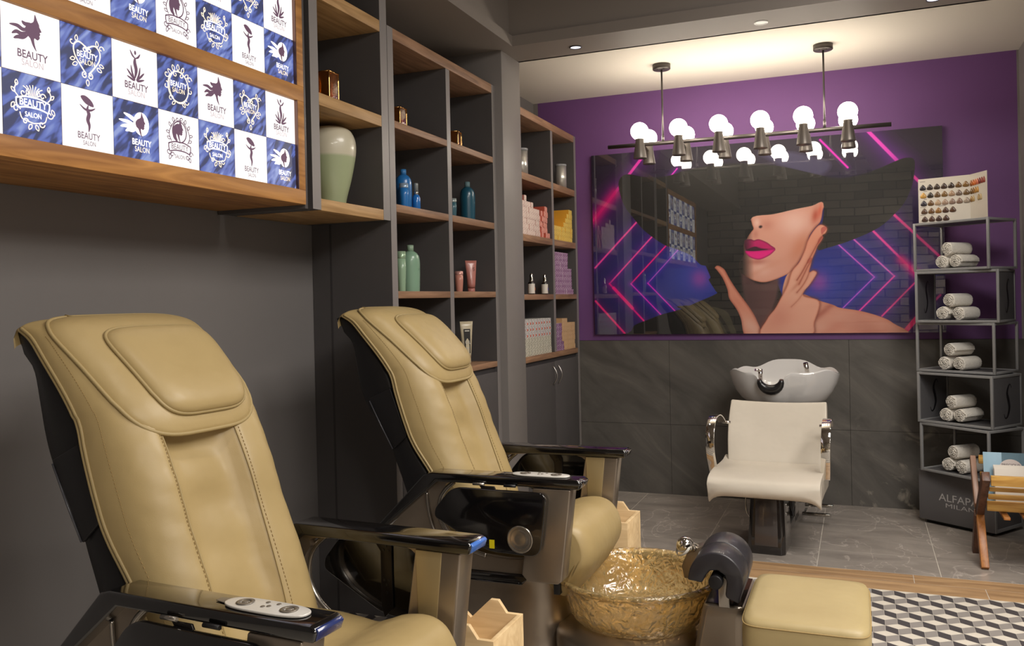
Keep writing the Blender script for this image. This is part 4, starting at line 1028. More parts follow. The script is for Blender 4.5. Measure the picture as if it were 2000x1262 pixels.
def make_chair(label, loc, film, keyfilm):
    t = thing('pedicure_chair', label, 'pedicure chair', loc, 0, None)
    # ---- back cushion
    mb = MB(); rows = []
    SN, TN = 72, 56
    for i in range(SN+1):
        rows.append([back_pt(i/SN, math.sin((k/TN*2-1)*PI/2)) for k in range(TN+1)])
    # tuck the top over the back
    for d, (du, dz) in enumerate(((-.022, -.008), (-.034, -.03), (-.03, -.06))):
        rows.append([(p[0]+du, p[1], p[2]+dz) for p in rows[SN]])
    mb.loft(rows, caps=False, closed=False)
    bk = mb.build('back_cushion', M_lea, t, smooth=True)
    pm = MB()
    for sgn in (-1, 1):
        pm.tube([back_pt(i/60, sgn*.9995) for i in range(61)], .0055, 6)
        pm.tube([tuple(np.array(back_pt(i/60, sgn*.9995))-np.array((.012, 0, .004))) for i in range(61)], .0045, 6)
        st = MB()
        for i in range(0, 110): # stitches beside the piping
            a = back_pt(i/125, sgn*.962, .0015); b = back_pt((i+.55)/125, sgn*.962, .0015); st.tube([a, b], .0009, 4, caps=False)
        st.build('stitching', M_stitch, bk); st = MB()
        ch = [back_pt(.05+.60*i/40, -.10+sgn*(.435+.03*math.sin(i/40*PI)), .001) for i in range(41)]
        pm.tube(ch, .0022, 6)
        for i in range(0, 70):
            s = .05+.6*i/70; a = back_pt(s, -.10+sgn*.49, .0012); b = back_pt(s+.005, -.10+sgn*.49, .0012); st.tube([a, b], .0009, 4, caps=False)
        st.build('stitching', M_stitch, bk)
    pm.build('piping', M_seam, bk)
    # ---- head pad (bib) and pillow
    hp = MB(); out = cushion_on_back(hp, .498, .985, -.90, .88, .020, expo=4.2, skew=.10)
    ho = hp.build('head_pad', M_lea, t, smooth=True)
    MB().tube(out, .0058, 8, closed=True).build('piping', M_seam, ho)
    pw = MB(); out = cushion_on_back(pw, .550, .845, -.58, .68, .036, base=.018, expo=4.4, skew=.12)
    pw_o = pw.build('neck_pillow', M_lea, t, smooth=True)
    MB().tube(out, .0055, 8, closed=True).build('piping', M_seam, pw_o)
    # strap from pillow over the top
    rows = [[back_pt(.84+.159*i/10, -.50+.02*i/10+dt, .0225) for dt in (-.012, .012)] for i in range(11)]
    MB().tube([back_pt(.83+.160*i/10, -.54+.0*i, .021) for i in range(11)], .0035, 6).build('pillow_strap', M_seam, pw_o)
    # ---- black shell behind the cushion
    rear = [(-.775, 1.335), (-.752, 1.30), (-.742, 1.27), (-.700, 1.225), (-.686, 1.126), (-.672, 1.024), (-.637, .938), (-.585, .87), (-.535, .811), (-.498, .714), (-.453, .583), (-.40, .40)]
    front = [(p[0]-.006, p[1]) for p in E_[1:]]
    RR = crom(rear, 4); FF = crom(front[::-1], 4)
    nn = 44
    def rs(P, n):
        P = np.array(P); d = np.r_[0, np.cumsum(np.hypot(*np.diff(P, axis=0).T))]; q = np.linspace(0, d[-1], n)
        return np.stack([np.interp(q, d, P[:, 0]), np.interp(q, d, P[:, 1])], 1)
    A, B = rs(RR, nn), rs(FF, nn)
    rings = []
    for i in range(nn):
        ring = []
        for k in range(24):
            a = 2*PI*k/24; c, d = math.cos(a), math.sin(a); ex = 6.
            x = math.copysign(abs(c)**(2/ex), c); y = math.copysign(abs(d)**(2/ex), d)
            f = (x+1)/2; hw = (WB-.016)*(1-.03*(1-f))
            p = A[i]*(1-f)+B[i]*f
            ring.append((p[0], y*hw, p[1]))
        rings.append(ring)
    MB().loft(rings).build('back_shell', M_blk, t)
    pk = MB()
    q = [(-.598, .985), (-.490, 1.035), (-.412, .825), (-.480, .765)]
    pk.add([(p[0], -WB+.020, p[1]) for p in q]+[(p[0], -WB+.008, p[1]) for p in q], [(0, 1, 2, 3), (7, 6, 5, 4), (0, 4, 5, 1), (1, 5, 6, 2), (2, 6, 7, 3), (3, 7, 4, 0)])
    pk.build('side_pocket', M_blk, t, bevel=.004)
    MB().tube([(p[0], -WB+.008, p[1]) for p in ((-.594, .975), (-.540, .87), (-.483, .768))], .003, 6).build('pocket_trim', mat('black_trim_shine', (70, 70, 74), .3), t)
    # ---- seat
    prof = crom([(-.26, .455), (-.10, .468), (.02, .462), (.10, .455), (.155, .470), (.215, .492), (.30, .500), (.362, .474), (.398, .410), (.400, .340), (.360, .258), (.292, .180), (.262, .178), (.235, .24), (.215, .300), (.10, .325), (-.26, .325), (-.30, .39)], 4, True)
    cxu, cxz = .08, .38
    rings = []; VN = 30
    for i in range(VN+1):
        tv = math.sin((i/VN*2-1)*PI/2); k = 1-.085*(abs(tv)**14)-.05*abs(tv)**5
        if abs(tv) > .9999: k = .86
        ring = []
        for (u, z) in prof:
            # near-centre lengthwise seam dip
            dz = -.004*math.exp(-((tv)/.04)**2) if z > .42 and u < .25 else 0
            zz = z+dz
            if z > .44: zz += .010*math.cos(tv*PI)*-.6*(1 if u < .12 else .3)*(-1)
            fl = .045*abs(tv)**3 if u > .24 and z < .3 else 0   # lip narrows toward the lower tip
            ring.append((cxu+(u-cxu)*lerp(1, k, 1)-fl*.2, tv*.275*(1-.16*max(0, (.30-z)/.13) if u > .2 else 1), cxz+(zz-cxz)*k))
        rings.append(ring)
    se = MB().loft(rings).build('seat_cushion', M_lea, t, smooth=True)
    sm = MB()
    arc = [(.215, .455), (.262, .462), (.312, .448), (.342, .410), (.345, .360), (.318, .300), (.300, .262)]
    for sg_ in (-1,): sm.tube([(cxu+(u-cxu)*.985, -.266, z) for u, z in crom(arc, 5)], .002, 6)
    sm.tube([(u, .0, z) for u, z in ((-.2, .4655), (-.05, .4685), (.08, .4625))], .0018, 6)
    sm.build('seam', M_stitch, se)
    # ---- arms
    arm = [(-.24, .700), (.392, .702), (.405, .690), (.397, .664), (-.215, .664), (-.470, .455), (-.560, .30), (-.600, .30), (-.505, .458), (-.275, .690)]
    for s in (-1, 1):
        v0, v1 = (-.402, -.300) if s < 0 else (.300, .402)
        ao = MB().prism(arm, v0, v1, 'Y').build('armrest', M_lac, t, bevel=.007, seg=3)
        cap = [(.3985, .668), (.4075, .690), (.3945, .6995)]
        fm = film if s > 0 else keyfilm
        MB().prism([(.392, .6685), (.4005, .6685), (.4085, .690), (.4020, .6965), (.392, .6965)], v0+.006, v1-.006, 'Y').build('end_cap', fm, ao, bevel=.002)
        # front post: leaning box
        post = MB()
        q = [(.205, .662), (.362, .662), (.318, .300), (.300, .288), (.175, .288), (.150, .315)]
        post.prism(q, v0+.004 if s < 0 else v0+.012, v1-.012 if s < 0 else v1-.004, 'Y')
        post.build('front_post', M_brz, t, bevel=.006, seg=2)
        vi = v1-.012 if s < 0 else v0+.012
        ins = [(.208, .660), (.300, .660), (.272, .40), (.215, .40)]
        MB().prism(ins, vi-.003, vi+.003).build('post_cover', mat('tan_reflection_metal', (160, 142, 104), .35, .3), t, bevel=.002)  # tan reflected in the metal post is put into this base colour
        # side frame plate with a curved opening
        outer = [(-.235, .664), (.21, .664), (.20, .50), (.17, .30), (-.10, .300), (-.33, .300), (-.54, .300), (-.475, .44), (-.40, .515), (-.33, .578)]
        inner = [(-.160, .655), (.185, .655), (.180, .50), (.160, .370), (-.020, .362), (-.105, .385), (-.185, .435), (-.228, .505), (-.225, .575), (-.200, .620)]
        def rsc(P, n): return rs(P+[P[0]], n+1)[:-1]
        O = np.concatenate([rs([outer[i], outer[(i+1) % 10]], 9)[:-1] for i in range(10)]); I = np.array(crom(inner, 8, True))
        va, vb = (-.352, -.322) if s < 0 else (.322, .352)
        pmb = MB()
        rings = [[(p[0], va, p[1]) for p in O], [(p[0], va, p[1]) for p in I], [(p[0], vb, p[1]) for p in I], [(p[0], vb, p[1]) for p in O]]
        pmb.loft(rings, caps=False, loop=True, smooth=False)
        pmb.build('side_frame', M_brz, t)
        MB().tube([(p[0], va if s < 0 else vb, p[1]) for p in crom(inner[4:]+inner[:1], 8)], .010, 8).build('opening_trim', M_sil, t)
        MB().tube([(p[0], (va-.006) if s < 0 else vb+.006, p[1]) for p in crom([(-.285, .605), (-.280, .545), (-.262, .47), (-.225, .405), (-.18, .36)], 6)], .006, 8).build('accent_rail', M_sil, t)
        # fold-down tray on the outside of the arm
        tr = round_poly([(-.135, .652), (.276, .650), (.240, .398), (.02, .404), (-.215, .525), (-.212, .560)], .045)
        ta, tb = (-.428, -.410) if s < 0 else (.410, .428)
        tray = MB().prism(tr, ta, tb, 'Y').build('fold_tray', M_lac, t, bevel=.003)
        cc = (.160, .463); yo = ta-.0005 if s < 0 else tb+.0005; sg2 = -1 if s < 0 else 1
        cp = MB()
        cp.lathe([(.050, 0), (.054, sg2*.004), (.049, sg2*.0045), (.046, sg2*.001), (.041, sg2*.003), (.036, -sg2*.0), (.02, sg2*.0005), (0, sg2*.001)], (cc[0], yo, cc[1]), 'Y', n=40)
        cp.build('cup_holder', M_cup, tray)
        for hu in (-.02, .115):
            MB().cyl((hu-.025, (v0+v1)/2-.0 if 0 else (-.414 if s < 0 else .414), .668), (hu+.025, -.414 if s < 0 else .414, .668), .006, n=12).build('hinge', M_sil if hu < 0 else M_blk, tray)
        # inner strap bracket of the tray
        bm_ = MB().prism([(-.02, .66), (.045, .66), (.06, .63), (.06, .43), (.03, .40), (.018, .43), (.018, .61)], (.4015 if s > 0 else -.4085), (.4085 if s > 0 else -.4015))
        bo = bm_.build('tray_bracket', mat('dark_steel', (52, 48, 46), .35, .8), tray, bevel=.0015)
        for (hu, hz) in ((.030, .615), (.048, .615), (.039, .628), (.032, .52), (.048, .52), (.040, .505), (.04, .48)): MB().cyl((hu, (.3995 if s > 0 else -.4105), hz), (hu, (.4025 if s > 0 else -.4075), hz), .0045, n=10).build('bolt', mat('black_bolt', (14, 13, 13), .4), bo)
    # control pad on the near arm
    kc = MB(); kr = [(.225+.120*math.copysign(abs(math.cos(a))**(.62), math.cos(a)), -.352+.036*math.copysign(abs(math.sin(a))**(.8), math.sin(a))) for a in [2*PI*k/40 for k in range(40)]]
    kp = MB().prism(kr, .703, .709, 'Z').build('control_pad', M_key, t, bevel=.002)
    for cu in (.160, .290):
        b = MB(); b.lathe([(.013, .7092), (.021, .7092), (.022, .711), (.012, .7115), (.013, .7092)], (cu, -.352, 0), n=28).lathe([(0, .7115), (.008, .7115), (.009, .709)], (cu, -.352, 0), n=20)
        b.build('dial_button', M_keyg, kp)
    for (cu, cv) in ((.212, -.333), (.230, -.352), (.244, -.333), (.218, -.359)): MB().lathe([(0, .7105), (.005, .7105), (.006, .7092)], (cu, cv, 0), n=12).build('button', M_keyg, kp)
    MB().prism([(.07, -.355), (.115, -.364), (.115, -.326), (.07, -.335)], .7025, .7045, 'Z').build('pad_tail', M_keyg, kp, bevel=.001)
    # ---- pedestal base
    rings = []
    for z, ru, rv, cu in ((-.209, .40, .26, -.08), (-.185, .40, .26, -.08), (-.17, .36, .24, -.09), (.0, .335, .222, -.10), (.10, .315, .205, -.09), (.20, .30, .19, -.08), (.262, .31, .20, -.06), (.290, .34, .235, -.02), (.318, .345, .25, -.02)):
        ring = []
        for k in range(40):
            a = 2*PI*k/40; c, d = math.cos(a), math.sin(a); ring.append((cu+ru*math.copysign(abs(c)**.7, c), rv*math.copysign(abs(d)**.7, d), z))
        rings.append(ring)
    MB().loft(rings).build('pedestal', M_brz, t)
    MB().box(-.26, .14, -.372, -.25, .262, .268).prism([(-.26, .268), (.14, .268), (.18, .298), (-.26, .298)], -.37, -.25).build('under_tray', M_lac, t, bevel=.003)
    MB().prism([(.235, .20), (.262, .20), (.262, .33), (.235, .33)], -.26, -.22).build('hinge_bracket', M_blk, t, bevel=.002)
    # ---- foot basin platform, bowl, footrest column
    bx, R_ = .525, .335
    def plat(r0, z, k=1.0):
        ring = []
        for i in range(48):
            a = 2*PI*i/48; c, d = math.cos(a), math.sin(a)
            x = bx+r0*c; y = -.03+r0*d*k
            ring.append((x, y, z))
        return ring
    MB().loft([plat(.335, -.209), plat(.335, -.15), plat(.345, -.02), plat(.342, .012), plat(.33, .03), plat(.27, .052), plat(.25, .060)]).build('basin_platform', M_brz, t)
    bp = [(0, .060), (.22, .060), (.262, .072), (.288, .115), (.305, .175), (.320, .222), (.336, .236), (.346, .247), (.340, .258), (.322, .256), (.306, .240), (.292, .18), (.274, .120), (.248, .088), (.20, .078), (0, .078)]
    MB().lathe(crom(bp, 3), (bx, -.03, 0), n=80).build('foot_basin', M_amberg, t)
    col = MB()
    rings = []
    for z, x0, x1, y0, y1 in ((-.209, .79, 1.005, -.32, .08), (.03, .805, 1.01, -.32, .08), (.10, .815, .985, -.31, .06), (.20, .835, .985, -.31, .05), (.238, .845, 1.000, -.31, .05), (.246, .850, .995, -.305, .045)):
        r = .02; rings.append([(x0, y0+r, z), (x0+r, y0, z), (x1-r, y0, z), (x1, y0+r, z), (x1, y1-r, z), (x1-r, y1, z), (x0+r, y1, z), (x0, y1-r, z)])
    col.loft(rings, smooth=False); cobj = col.build('footrest_column', M_brz, t, bevel=.006)
    MB().box(.855, .990, -.295, .035, .246, .249).build('column_tray', mat('dark_mirror', (46, 36, 32), .12, .7), cobj)
    # footrest: padded half roll with a notch for its axle
    fr_ = MB(); c0, zc, rr = .900, .350, .101; tl = math.radians(-14)
    pr = []
    for i in range(25):
        a = PI+.06-(PI+.20)*i/24; pr.append((rr*math.cos(a), rr*math.sin(a)))
    notch = [(.045, -.04), (.042, .0), (.028, .026), (0, .036), (-.028, .026), (-.040, .0), (-.045, -.028)]
    pr = pr+[(rr*.98, -.06), (.050, -.052)]+notch+[(-rr*.98, -.035)]
    pr = [(c0+x*math.cos(tl)-z*math.sin(tl), zc+x*math.sin(tl)+z*math.cos(tl)) for x, z in pr]
    fo = MB().prism(pr, -.340, -.192, 'Y').build('footrest_pad', M_pad, t, bevel=.006)
    MB().prism(pr, -.188, -.030, 'Y').build('footrest_pad', M_pad, t, bevel=.006)
    MB().cyl((c0, -.350, zc-.008), (c0, -.04, zc-.008), .026, n=24).build('axle', M_blk, t, bevel=.003)
    MB().prism([(c0+.005, .24), (c0+.045, .24), (c0+.045, .34), (c0+.025, .355), (c0+.005, .34)], -.312, -.300, 'Y').cyl((c0+.075, -.25, .245), (c0+.075, -.25, .275), .004).build('footrest_bracket', M_sil, t, bevel=.002)
    # faucet block with chrome ball
    MB().prism([(.70, .27), (.73, .345), (.80, .370), (.835, .355), (.80, .23), (.71, .22)], .04, .11, 'Y').build('faucet_block', M_brz, t, bevel=.006)
    MB().cyl((.765, .075, .245), (.765, .075, .30), .02, n=16).build('faucet_stem', M_sil, t)
    fb_ = MB().sphere((.722, .015, .368), .036, 28).cyl((.722, .02, .368), (.765, .07, .340), .020, n=20).build('shower_head', mat('chrome', (225, 222, 216), .06, 1.), t)
    MB().lathe([(.0365, -.006), (.040, 0), (.0365, .006)], (0, 0, 0), n=30).build('white_ring', mat('white_rubber', (212, 208, 198), .4), fb_)
    rg = fb_.children[0]; rg.location = (.716, .010, .358); rg.rotation_euler = (.5, -.7, 0)
    return t
M_amberg = bpy.data.materials.new('amber_hammered_glass'); M_amberg.use_nodes = True
_N, _L = nodes_of(M_amberg); _b = _N['Principled BSDF']
_b.inputs['Base Color'].default_value = lin((250, 222, 160))+(1,); _b.inputs['Transmission Weight'].default_value = .85; _b.inputs['Roughness'].default_value = .08
_b.inputs['Metallic'].default_value = 0.; _b.inputs['Coat Weight'].default_value = 1.; _b.inputs['Coat Roughness'].default_value = .03; _b.inputs['IOR'].default_value = 1.45
_tc = _N.new('ShaderNodeTexCoord'); _n = _N.new('ShaderNodeTexNoise'); _n.inputs['Scale'].default_value = 20; _n.inputs['Detail'].default_value = 1.5; _n.inputs['Distortion'].default_value = 1.2
_L.new(_tc.outputs['Object'], _n.inputs['Vector'])
_bp = _N.new('ShaderNodeBump'); _bp.inputs['Strength'].default_value = .8; _bp.inputs['Distance'].default_value = .018
_L.new(_n.outputs['Fac'], _bp.inputs['Height']); _L.new(_bp.outputs['Normal'], _b.inputs['Normal']); _L.new(_bp.outputs['Normal'], _b.inputs['Coat Normal'])
M_pad = mat('charcoal_rubber', (44, 42, 46), .38, coat=.15)
c1 = make_chair('tan leather pedicure chair nearest the camera, with blue film on its armrest ends', (-1.287, 1.740, .182), M_film, M_filmd); c1.scale = (.87,)*3; c1.rotation_euler = (0, 0, math.radians(-4))
c2 = make_chair('tan leather pedicure chair farther back beside the bookcase, with an amber foot basin in view', (-1.227, 3.115, .182), M_lac, M_lac); c2.scale = (.87,)*3
tr = [o for o in c2.children if o.name.startswith('fold_tray')][0]
MB().box(.028, .050, -.4295, -.4285, .418, .452).build('yellow_sticker', mat('yellow_sticker', (222, 206, 20), .5), tr, bevel=.0)

# plywood step boxes between the chairs
M_ply = wood_mat('birch_plywood', (206, 174, 128), (228, 200, 154), 'X', .8, .5)
def ply_box(label, loc):
    t = thing('plywood_box', label, 'box', loc, 0, None)
    T = .469
    side = [(-.28, 0), (0, 0), (0, T), (-.048, T), (-.074, T+.036), (-.10, T+.036), (-.165, T-.026), (-.235, T+.036), (-.262, T+.036), (-.28, T+.013)]
    MB().prism(side, 0, .014, 'Y').build('side_board', M_ply, t, bevel=.001)
    MB().prism(side, .212, .226, 'Y').build('side_board', M_ply, t, bevel=.001)
    MB().box(-.014, 0, .0145, .2115, 0, T).build('front_board', M_ply, t, bevel=.001)
    MB().box(-.28, -.266, .0145, .2115, 0, T+.013).build('back_board', M_ply, t, bevel=.001)
    MB().box(-.265, -.015, .0145, .2115, .355, .367).build('shelf_board', M_ply, t, bevel=.001)
    return t
ply_box('pale plywood box between the two pedicure chairs', (-.944, 2.165, 0))
ply_box('pale plywood box on the far side of the second pedicure chair', (-.905, 3.49, 0))
# ================================================================== hair-wash unit
M_wl = leather_mat('white_leather', (212, 203, 188), (204, 195, 180), .38)
M_cer = mat('white_ceramic', (206, 204, 202), .08, coat=1., coat_rough=.02)
M_chr = mat('mirror_chrome', (225, 222, 216), .07, 1.)
M_bgl = mat('black_glossy_panel', (40, 37, 36), .1, .3, coat=1., coat_rough=.04)
M_gel = mat('black_gel_rest', (26, 25, 27), .3, coat=.4)
wu = thing('hair_wash_chair', 'white leather hair-wash chair with chrome armrests and a white ceramic basin against the slate wall', 'wash chair', (-.487, 4.83, 0), math.radians(-3.5))
# local: x right, y away from camera, z up
rings = []
for z, hw, y0, y1 in ((0, .098, .0, .27), (.01, .100, -.004, .275), (.10, .098, .010, .26), (.30, .088, .035, .24), (.345, .086, .04, .235)):
    r = .02; rings.append([(-hw, y0+r, z), (-hw+r, y0, z), (hw-r, y0, z), (hw, y0+r, z), (hw, y1-r, z), (hw-r, y1, z), (-hw+r, y1, z), (-hw, y1-r, z)])
MB().loft(rings, smooth=False).build('base', M_bgl, wu, bevel=.003)
fp = MB().add([(-.062, .0085, .05), (.062, .0085, .05), (.055, .036, .32), (-.055, .036, .32), (-.062, -.002, .045), (.062, -.002, .045), (.056, .028, .325), (-.056, .028, .325)], [(0, 1, 2, 3), (4, 7, 6, 5), (0, 4, 5, 1), (1, 5, 6, 2), (2, 6, 7, 3), (3, 7, 4, 0)])
fp.build('front_panel', mat('smoked_panel', (74, 68, 66), .15, .3, coat=.6), wu, bevel=.002)
MB().box(-.15, .15, -.02, .30, .345, .362).box(-.14, -.09, -.03, .02, .325, .345).box(.06, .11, -.03, .02, .325, .345).build('seat_bracket', mat('dark_bracket', (50, 44, 40), .35, .6), wu, bevel=.002)
# rear column that carries the basin
MB().box(-.10, .06, .70, .90, 0, .66).build('basin_column', M_bgl, wu, bevel=.01)
MB().box(-.09, .06, .26, .90, 0, .05).build('floor_plate', M_bgl, wu, bevel=.006)
# seat: waterfall front rolled under, scooped sides
def wave(prof, hw, nx, fn=None, name='seat', m=None, par=None):
    rings = []
    for i in range(nx+1):
        tv = i/nx*2-1; k = 1-.06*abs(tv)**10
        rings.append([(tv*hw(y, z) if callable(hw) else tv*hw, y if fn is None else y+fn(tv, z)[0], z if fn is None else z+fn(tv, z)[1]) for y, z in prof])
    return MB().loft(rings).build(name, m, par, bevel=.008, seg=3, angle=60)
sp_ = crom([(.40, .372), (.10, .366), (.03, .362), (-.035, .358), (-.050, .345), (-.050, .325), (-.075, .318), (-.098, .335), (-.106, .365), (-.085, .400), (-.03, .422), (.08, .434), (.22, .432), (.34, .436), (.42, .45), (.43, .41)], 3, True)
wave(sp_, .292, 24, lambda t, z: (.03*abs(t)**8 if z < .37 else 0, -.046*abs(t)**9 if z < .37 else .006*abs(t)**4), 'seat_cushion', M_wl, wu)
bp_ = crom([(.340, .43), (.375, .50), (.425, .60), (.470, .69), (.505, .755), (.522, .772), (.548, .762), (.540, .72), (.500, .63), (.455, .54), (.415, .45), (.395, .40), (.36, .40)], 3, True)
wave(bp_, lambda y, z: .262+.010*(z-.42)/.37+.012*math.sin(PI*min(1, max(0, (z-.42)/.37))), 20, lambda t, z: (.02*(1-abs(t)**2)*max(0, min(1, (z-.4)/.2)), -.012*(1-t*t)*max(0, (z-.70)/.07)), 'backrest', M_wl, wu)
for s in (-1, 1):
    xa = s*.298
    pts = crom([(.365, .655), (.30, .695), (.23, .715), (.15, .705), (.09, .655), (.065, .58), (.075, .51), (.10, .45), (.12, .40)], 6)
    v = []; wv = .024
    rings = []
    P2 = [np.array(p) for p in pts]
    for i, p in enumerate(P2):
        tgt = P2[min(i+1, len(P2)-1)]-P2[max(i-1, 0)]; nrm = np.array([-tgt[1], tgt[0]])/np.hypot(*tgt)*.0035
        xo = xa+s*.010*math.sin(PI*i/(len(P2)-1))
        rings.append([(xo-wv, *(p+nrm)), (xo+wv, *(p+nrm)), (xo+wv, *(p-nrm)), (xo-wv, *(p-nrm))])
    ar = MB().loft(rings).build('armrest', M_chr, wu, bevel=.0015)
    MB().cyl((xa-s*.05, .365, .655), (xa-s*.0, .365, .655), .009, n=14).build('armrest_bolt', M_chr, ar)
# ceramic basin: lofted shell, wide wings and a neck notch at the front
def basin_ring(k, depth):
    ring = []
    for i in range(72):
        a = 2*PI*i/72; c, d = math.cos(a), math.sin(a)
        ex = 2.3
        x = .335*math.copysign(abs(c)**(2/ex), c); y = .27*math.copysign(abs(d)**(2/ex), d)
        if d < 0: y *= .82
        wing = max(0, abs(c))**3
        zt = .922+.018*math.exp(-((abs(c)-.80)/.16)**2)-.018*abs(c)**14
        if d > 0: zt += .058*math.exp(-((x+.0)/.17)**4)-.010
        notch = math.exp(-(((x+.045)/.078)**4)) if d < 0 else 0
        zt -= .082*notch
        yy = y-.01*notch
        if k == 'rim': ring.append((x, yy, zt))
        else:
            q, z, inn = depth
            base = .695
            zz = lerp(zt, base if not inn else .76, z)
            ring.append((x*q, yy*q, zz))
    return ring
cx_, cy_ = -.012, .86
seq = [(0.30, 1.0, False), (.46, .98, False), (.64, .88, False), (.78, .72, False), (.88, .50, False), (.95, .27, False), (.99, .07, False), (1.0, 0, False), (.975, -.03, False), (.945, .04, True), (.88, .30, True), (.76, .62, True), (.58, .86, True), (.35, .97, True), (.06, 1.0, True)]
MB().loft([[(p[0]+cx_, p[1]+cy_, p[2]) for p in basin_ring('x', q)] for q in seq]).build('ceramic_basin', M_cer, wu, smooth=True)
MB().cyl((cx_-.02, cy_-.02, .64), (cx_-.02, cy_-.02, .72), .13, .10, n=30).build('basin_mount', M_cer, wu)
gr = []
for i in range(13):
    a = PI*i/12; gr.append((cx_-.045-.066*math.cos(a), cy_-.232+.018*math.sin(a), .888-.066*math.sin(a)))
MB().tube(gr, [.012+.020*math.sin(PI*i/12) for i in range(13)], 14).build('neck_rest', M_gel, wu)
tp = MB().cyl((cx_-.125, cy_-.10, .87), (cx_-.125, cy_-.10, .940), .014, n=16).cyl((cx_-.125, cy_-.10, .93), (cx_-.15, cy_-.13, .937), .009, n=12)
tp.build('mixer_tap', M_chr, wu)
MB().cyl((cx_+.13, cy_+.14, .88), (cx_+.12, cy_+.12, .965), .015, n=16).build('hand_shower', M_chr, wu)
for dx in (-.19, -.165): MB().cyl((cx_+dx, cy_-.04, .60), (cx_+dx, cy_-.04, .80), .004, n=8).build('hose', mat('steel_hose', (150, 146, 140), .3, .9), wu)
fr2 = MB()
for z, y in ((.075, .88), (.055, .72)):
    fr2.box(.10, .265, y-.012, y+.012, z, z+.018).box(.10, .265, y-.012, y+.012, z, z+.018)
fr2.box(.10, .115, .71, .89, .05, .062)
fr2.build('foot_bars', M_chr, wu, bevel=.002)
MB().tube(crom([(-.105, .13, .33), (-.125, .12, .27), (-.12, .11, .20), (-.10, .10, .17)], 5), .004, 8).build('hose', M_chr, wu)

# ================================================================== towel display tower
M_gm = mat('grey_metal_paint', (150, 150, 150), .42, .25, noise=(6, .04))
M_gmd = mat('dark_grey_metal', (98, 97, 99), .45, .25)
ds = thing('display_tower', 'tall grey metal tower of five twisted open boxes holding white towels, beside the right wall', 'display stand', (0, 0, 0))
mods = [('top', .317, 5.800, 35.8, 1.523, 1.816, 0), ('m2', .317, 5.730, 24, 1.217, 1.521, 1), ('m3', .320, 5.790, 31.5, .920, 1.215, 0), ('m4', .320, 5.760, 37, .617, .918, 1), ('m5', .330, 5.760, 44, .325, .615, 0)]
TW, TD = .46, .30
TOW = []
for nm, x, y, th, z0, z1, sides in mods:
    th = math.radians(th)
    e = empty('open_box', (x, y, z0), -th); e.parent = ds; h = z1-z0
    b = .014
    m = MB()
    for yy in (0, TD-b):
        m.box(0, b, yy, yy+b, 0, h).box(TW-b, TW, yy, yy+b, 0, h).box(b, TW-b, yy, yy+b, 0, b).box(b, TW-b, yy, yy+b, h-b, h)
    m.box(0, b, b, TD-b, 0, b).box(TW-b, TW, b, TD-b, 0, b).box(0, b, b, TD-b, h-b, h).box(TW-b, TW, b, TD-b, h-b, h)
    m.build('frame', M_gm, e, bevel=.0012)
    MB().box(b, TW-b, b, TD-b, .002, .010).build('bottom_plate', M_gmd, e)
    MB().box(b, TW-b, b, TD-b, h-.010, h-.002).build('top_plate', M_gmd, e)
    if sides:
        v, f = text_geo('S', .21, .75, .0)
        for xx in (.003, TW-.009):
            # side plate with an S-shaped mark cut into it
            s = MB().box(xx, xx+.006, b, TD-b, b, h-b)
            so = s.build('side_plate', M_gmd, e)
            q = MB(); 
            S = crom([(.045, .075), (.030, .095), (.012, .080), (.0, .045), (.012, .005), (.020, -.040), (.0, -.085), (-.022, -.095), (-.034, -.070)], 5)
            for face in (xx-.0012, xx+.0072):
                ww = [.004+.018*math.sin(PI*i/(len(S)-1))**2 for i in range(len(S))]
                vv, ff = stroke2d([(a*1.0, c) for a, c in S], ww)
                q.add([(face, TD/2+a, h/2+c) for a, c in vv], ff)
            q.build('cut_letter', mat('slot_dark', (22, 20, 24), .5), so)
    TOW.append((x, y, th, z0+.0105))
th = math.radians(36); e = empty('base_box', (.322, 5.810, 0), -th); e.parent = ds
MB().box(.03, TW-.03, .03, TD-.03, 0, .022).build('plinth', mat('black_plinth', (16, 16, 17), .5), e)
bo = MB().box(0, TW, 0, TD, .022, .322).build('body', mat('graphite_panel', (104, 102, 103), .45, .1), e, bevel=.002)
MB().box(TW, TW+.004, 0, .02, .022, .322).box(TW, TW+.004, TD-.02, TD, .022, .322).box(TW, TW+.004, .02, TD-.02, .022, .042).box(TW, TW+.004, .02, TD-.02, .302, .322).build('side_rim', M_gm, e, bevel=.001)
A = MB()
for txt, z, sz, st, bo_ in (('ALFAPARF', .172, .062, 1.12, .0), ('MILANO', .128, .036, 1.75, -.004)):
    v, f = text_geo(txt, sz, st, bo_); A.add([(.285+a, -.0008, z+c) for a, c in v], f)
A.build('brand_lettering', mat('silver_lettering', (190, 188, 186), .4), e)

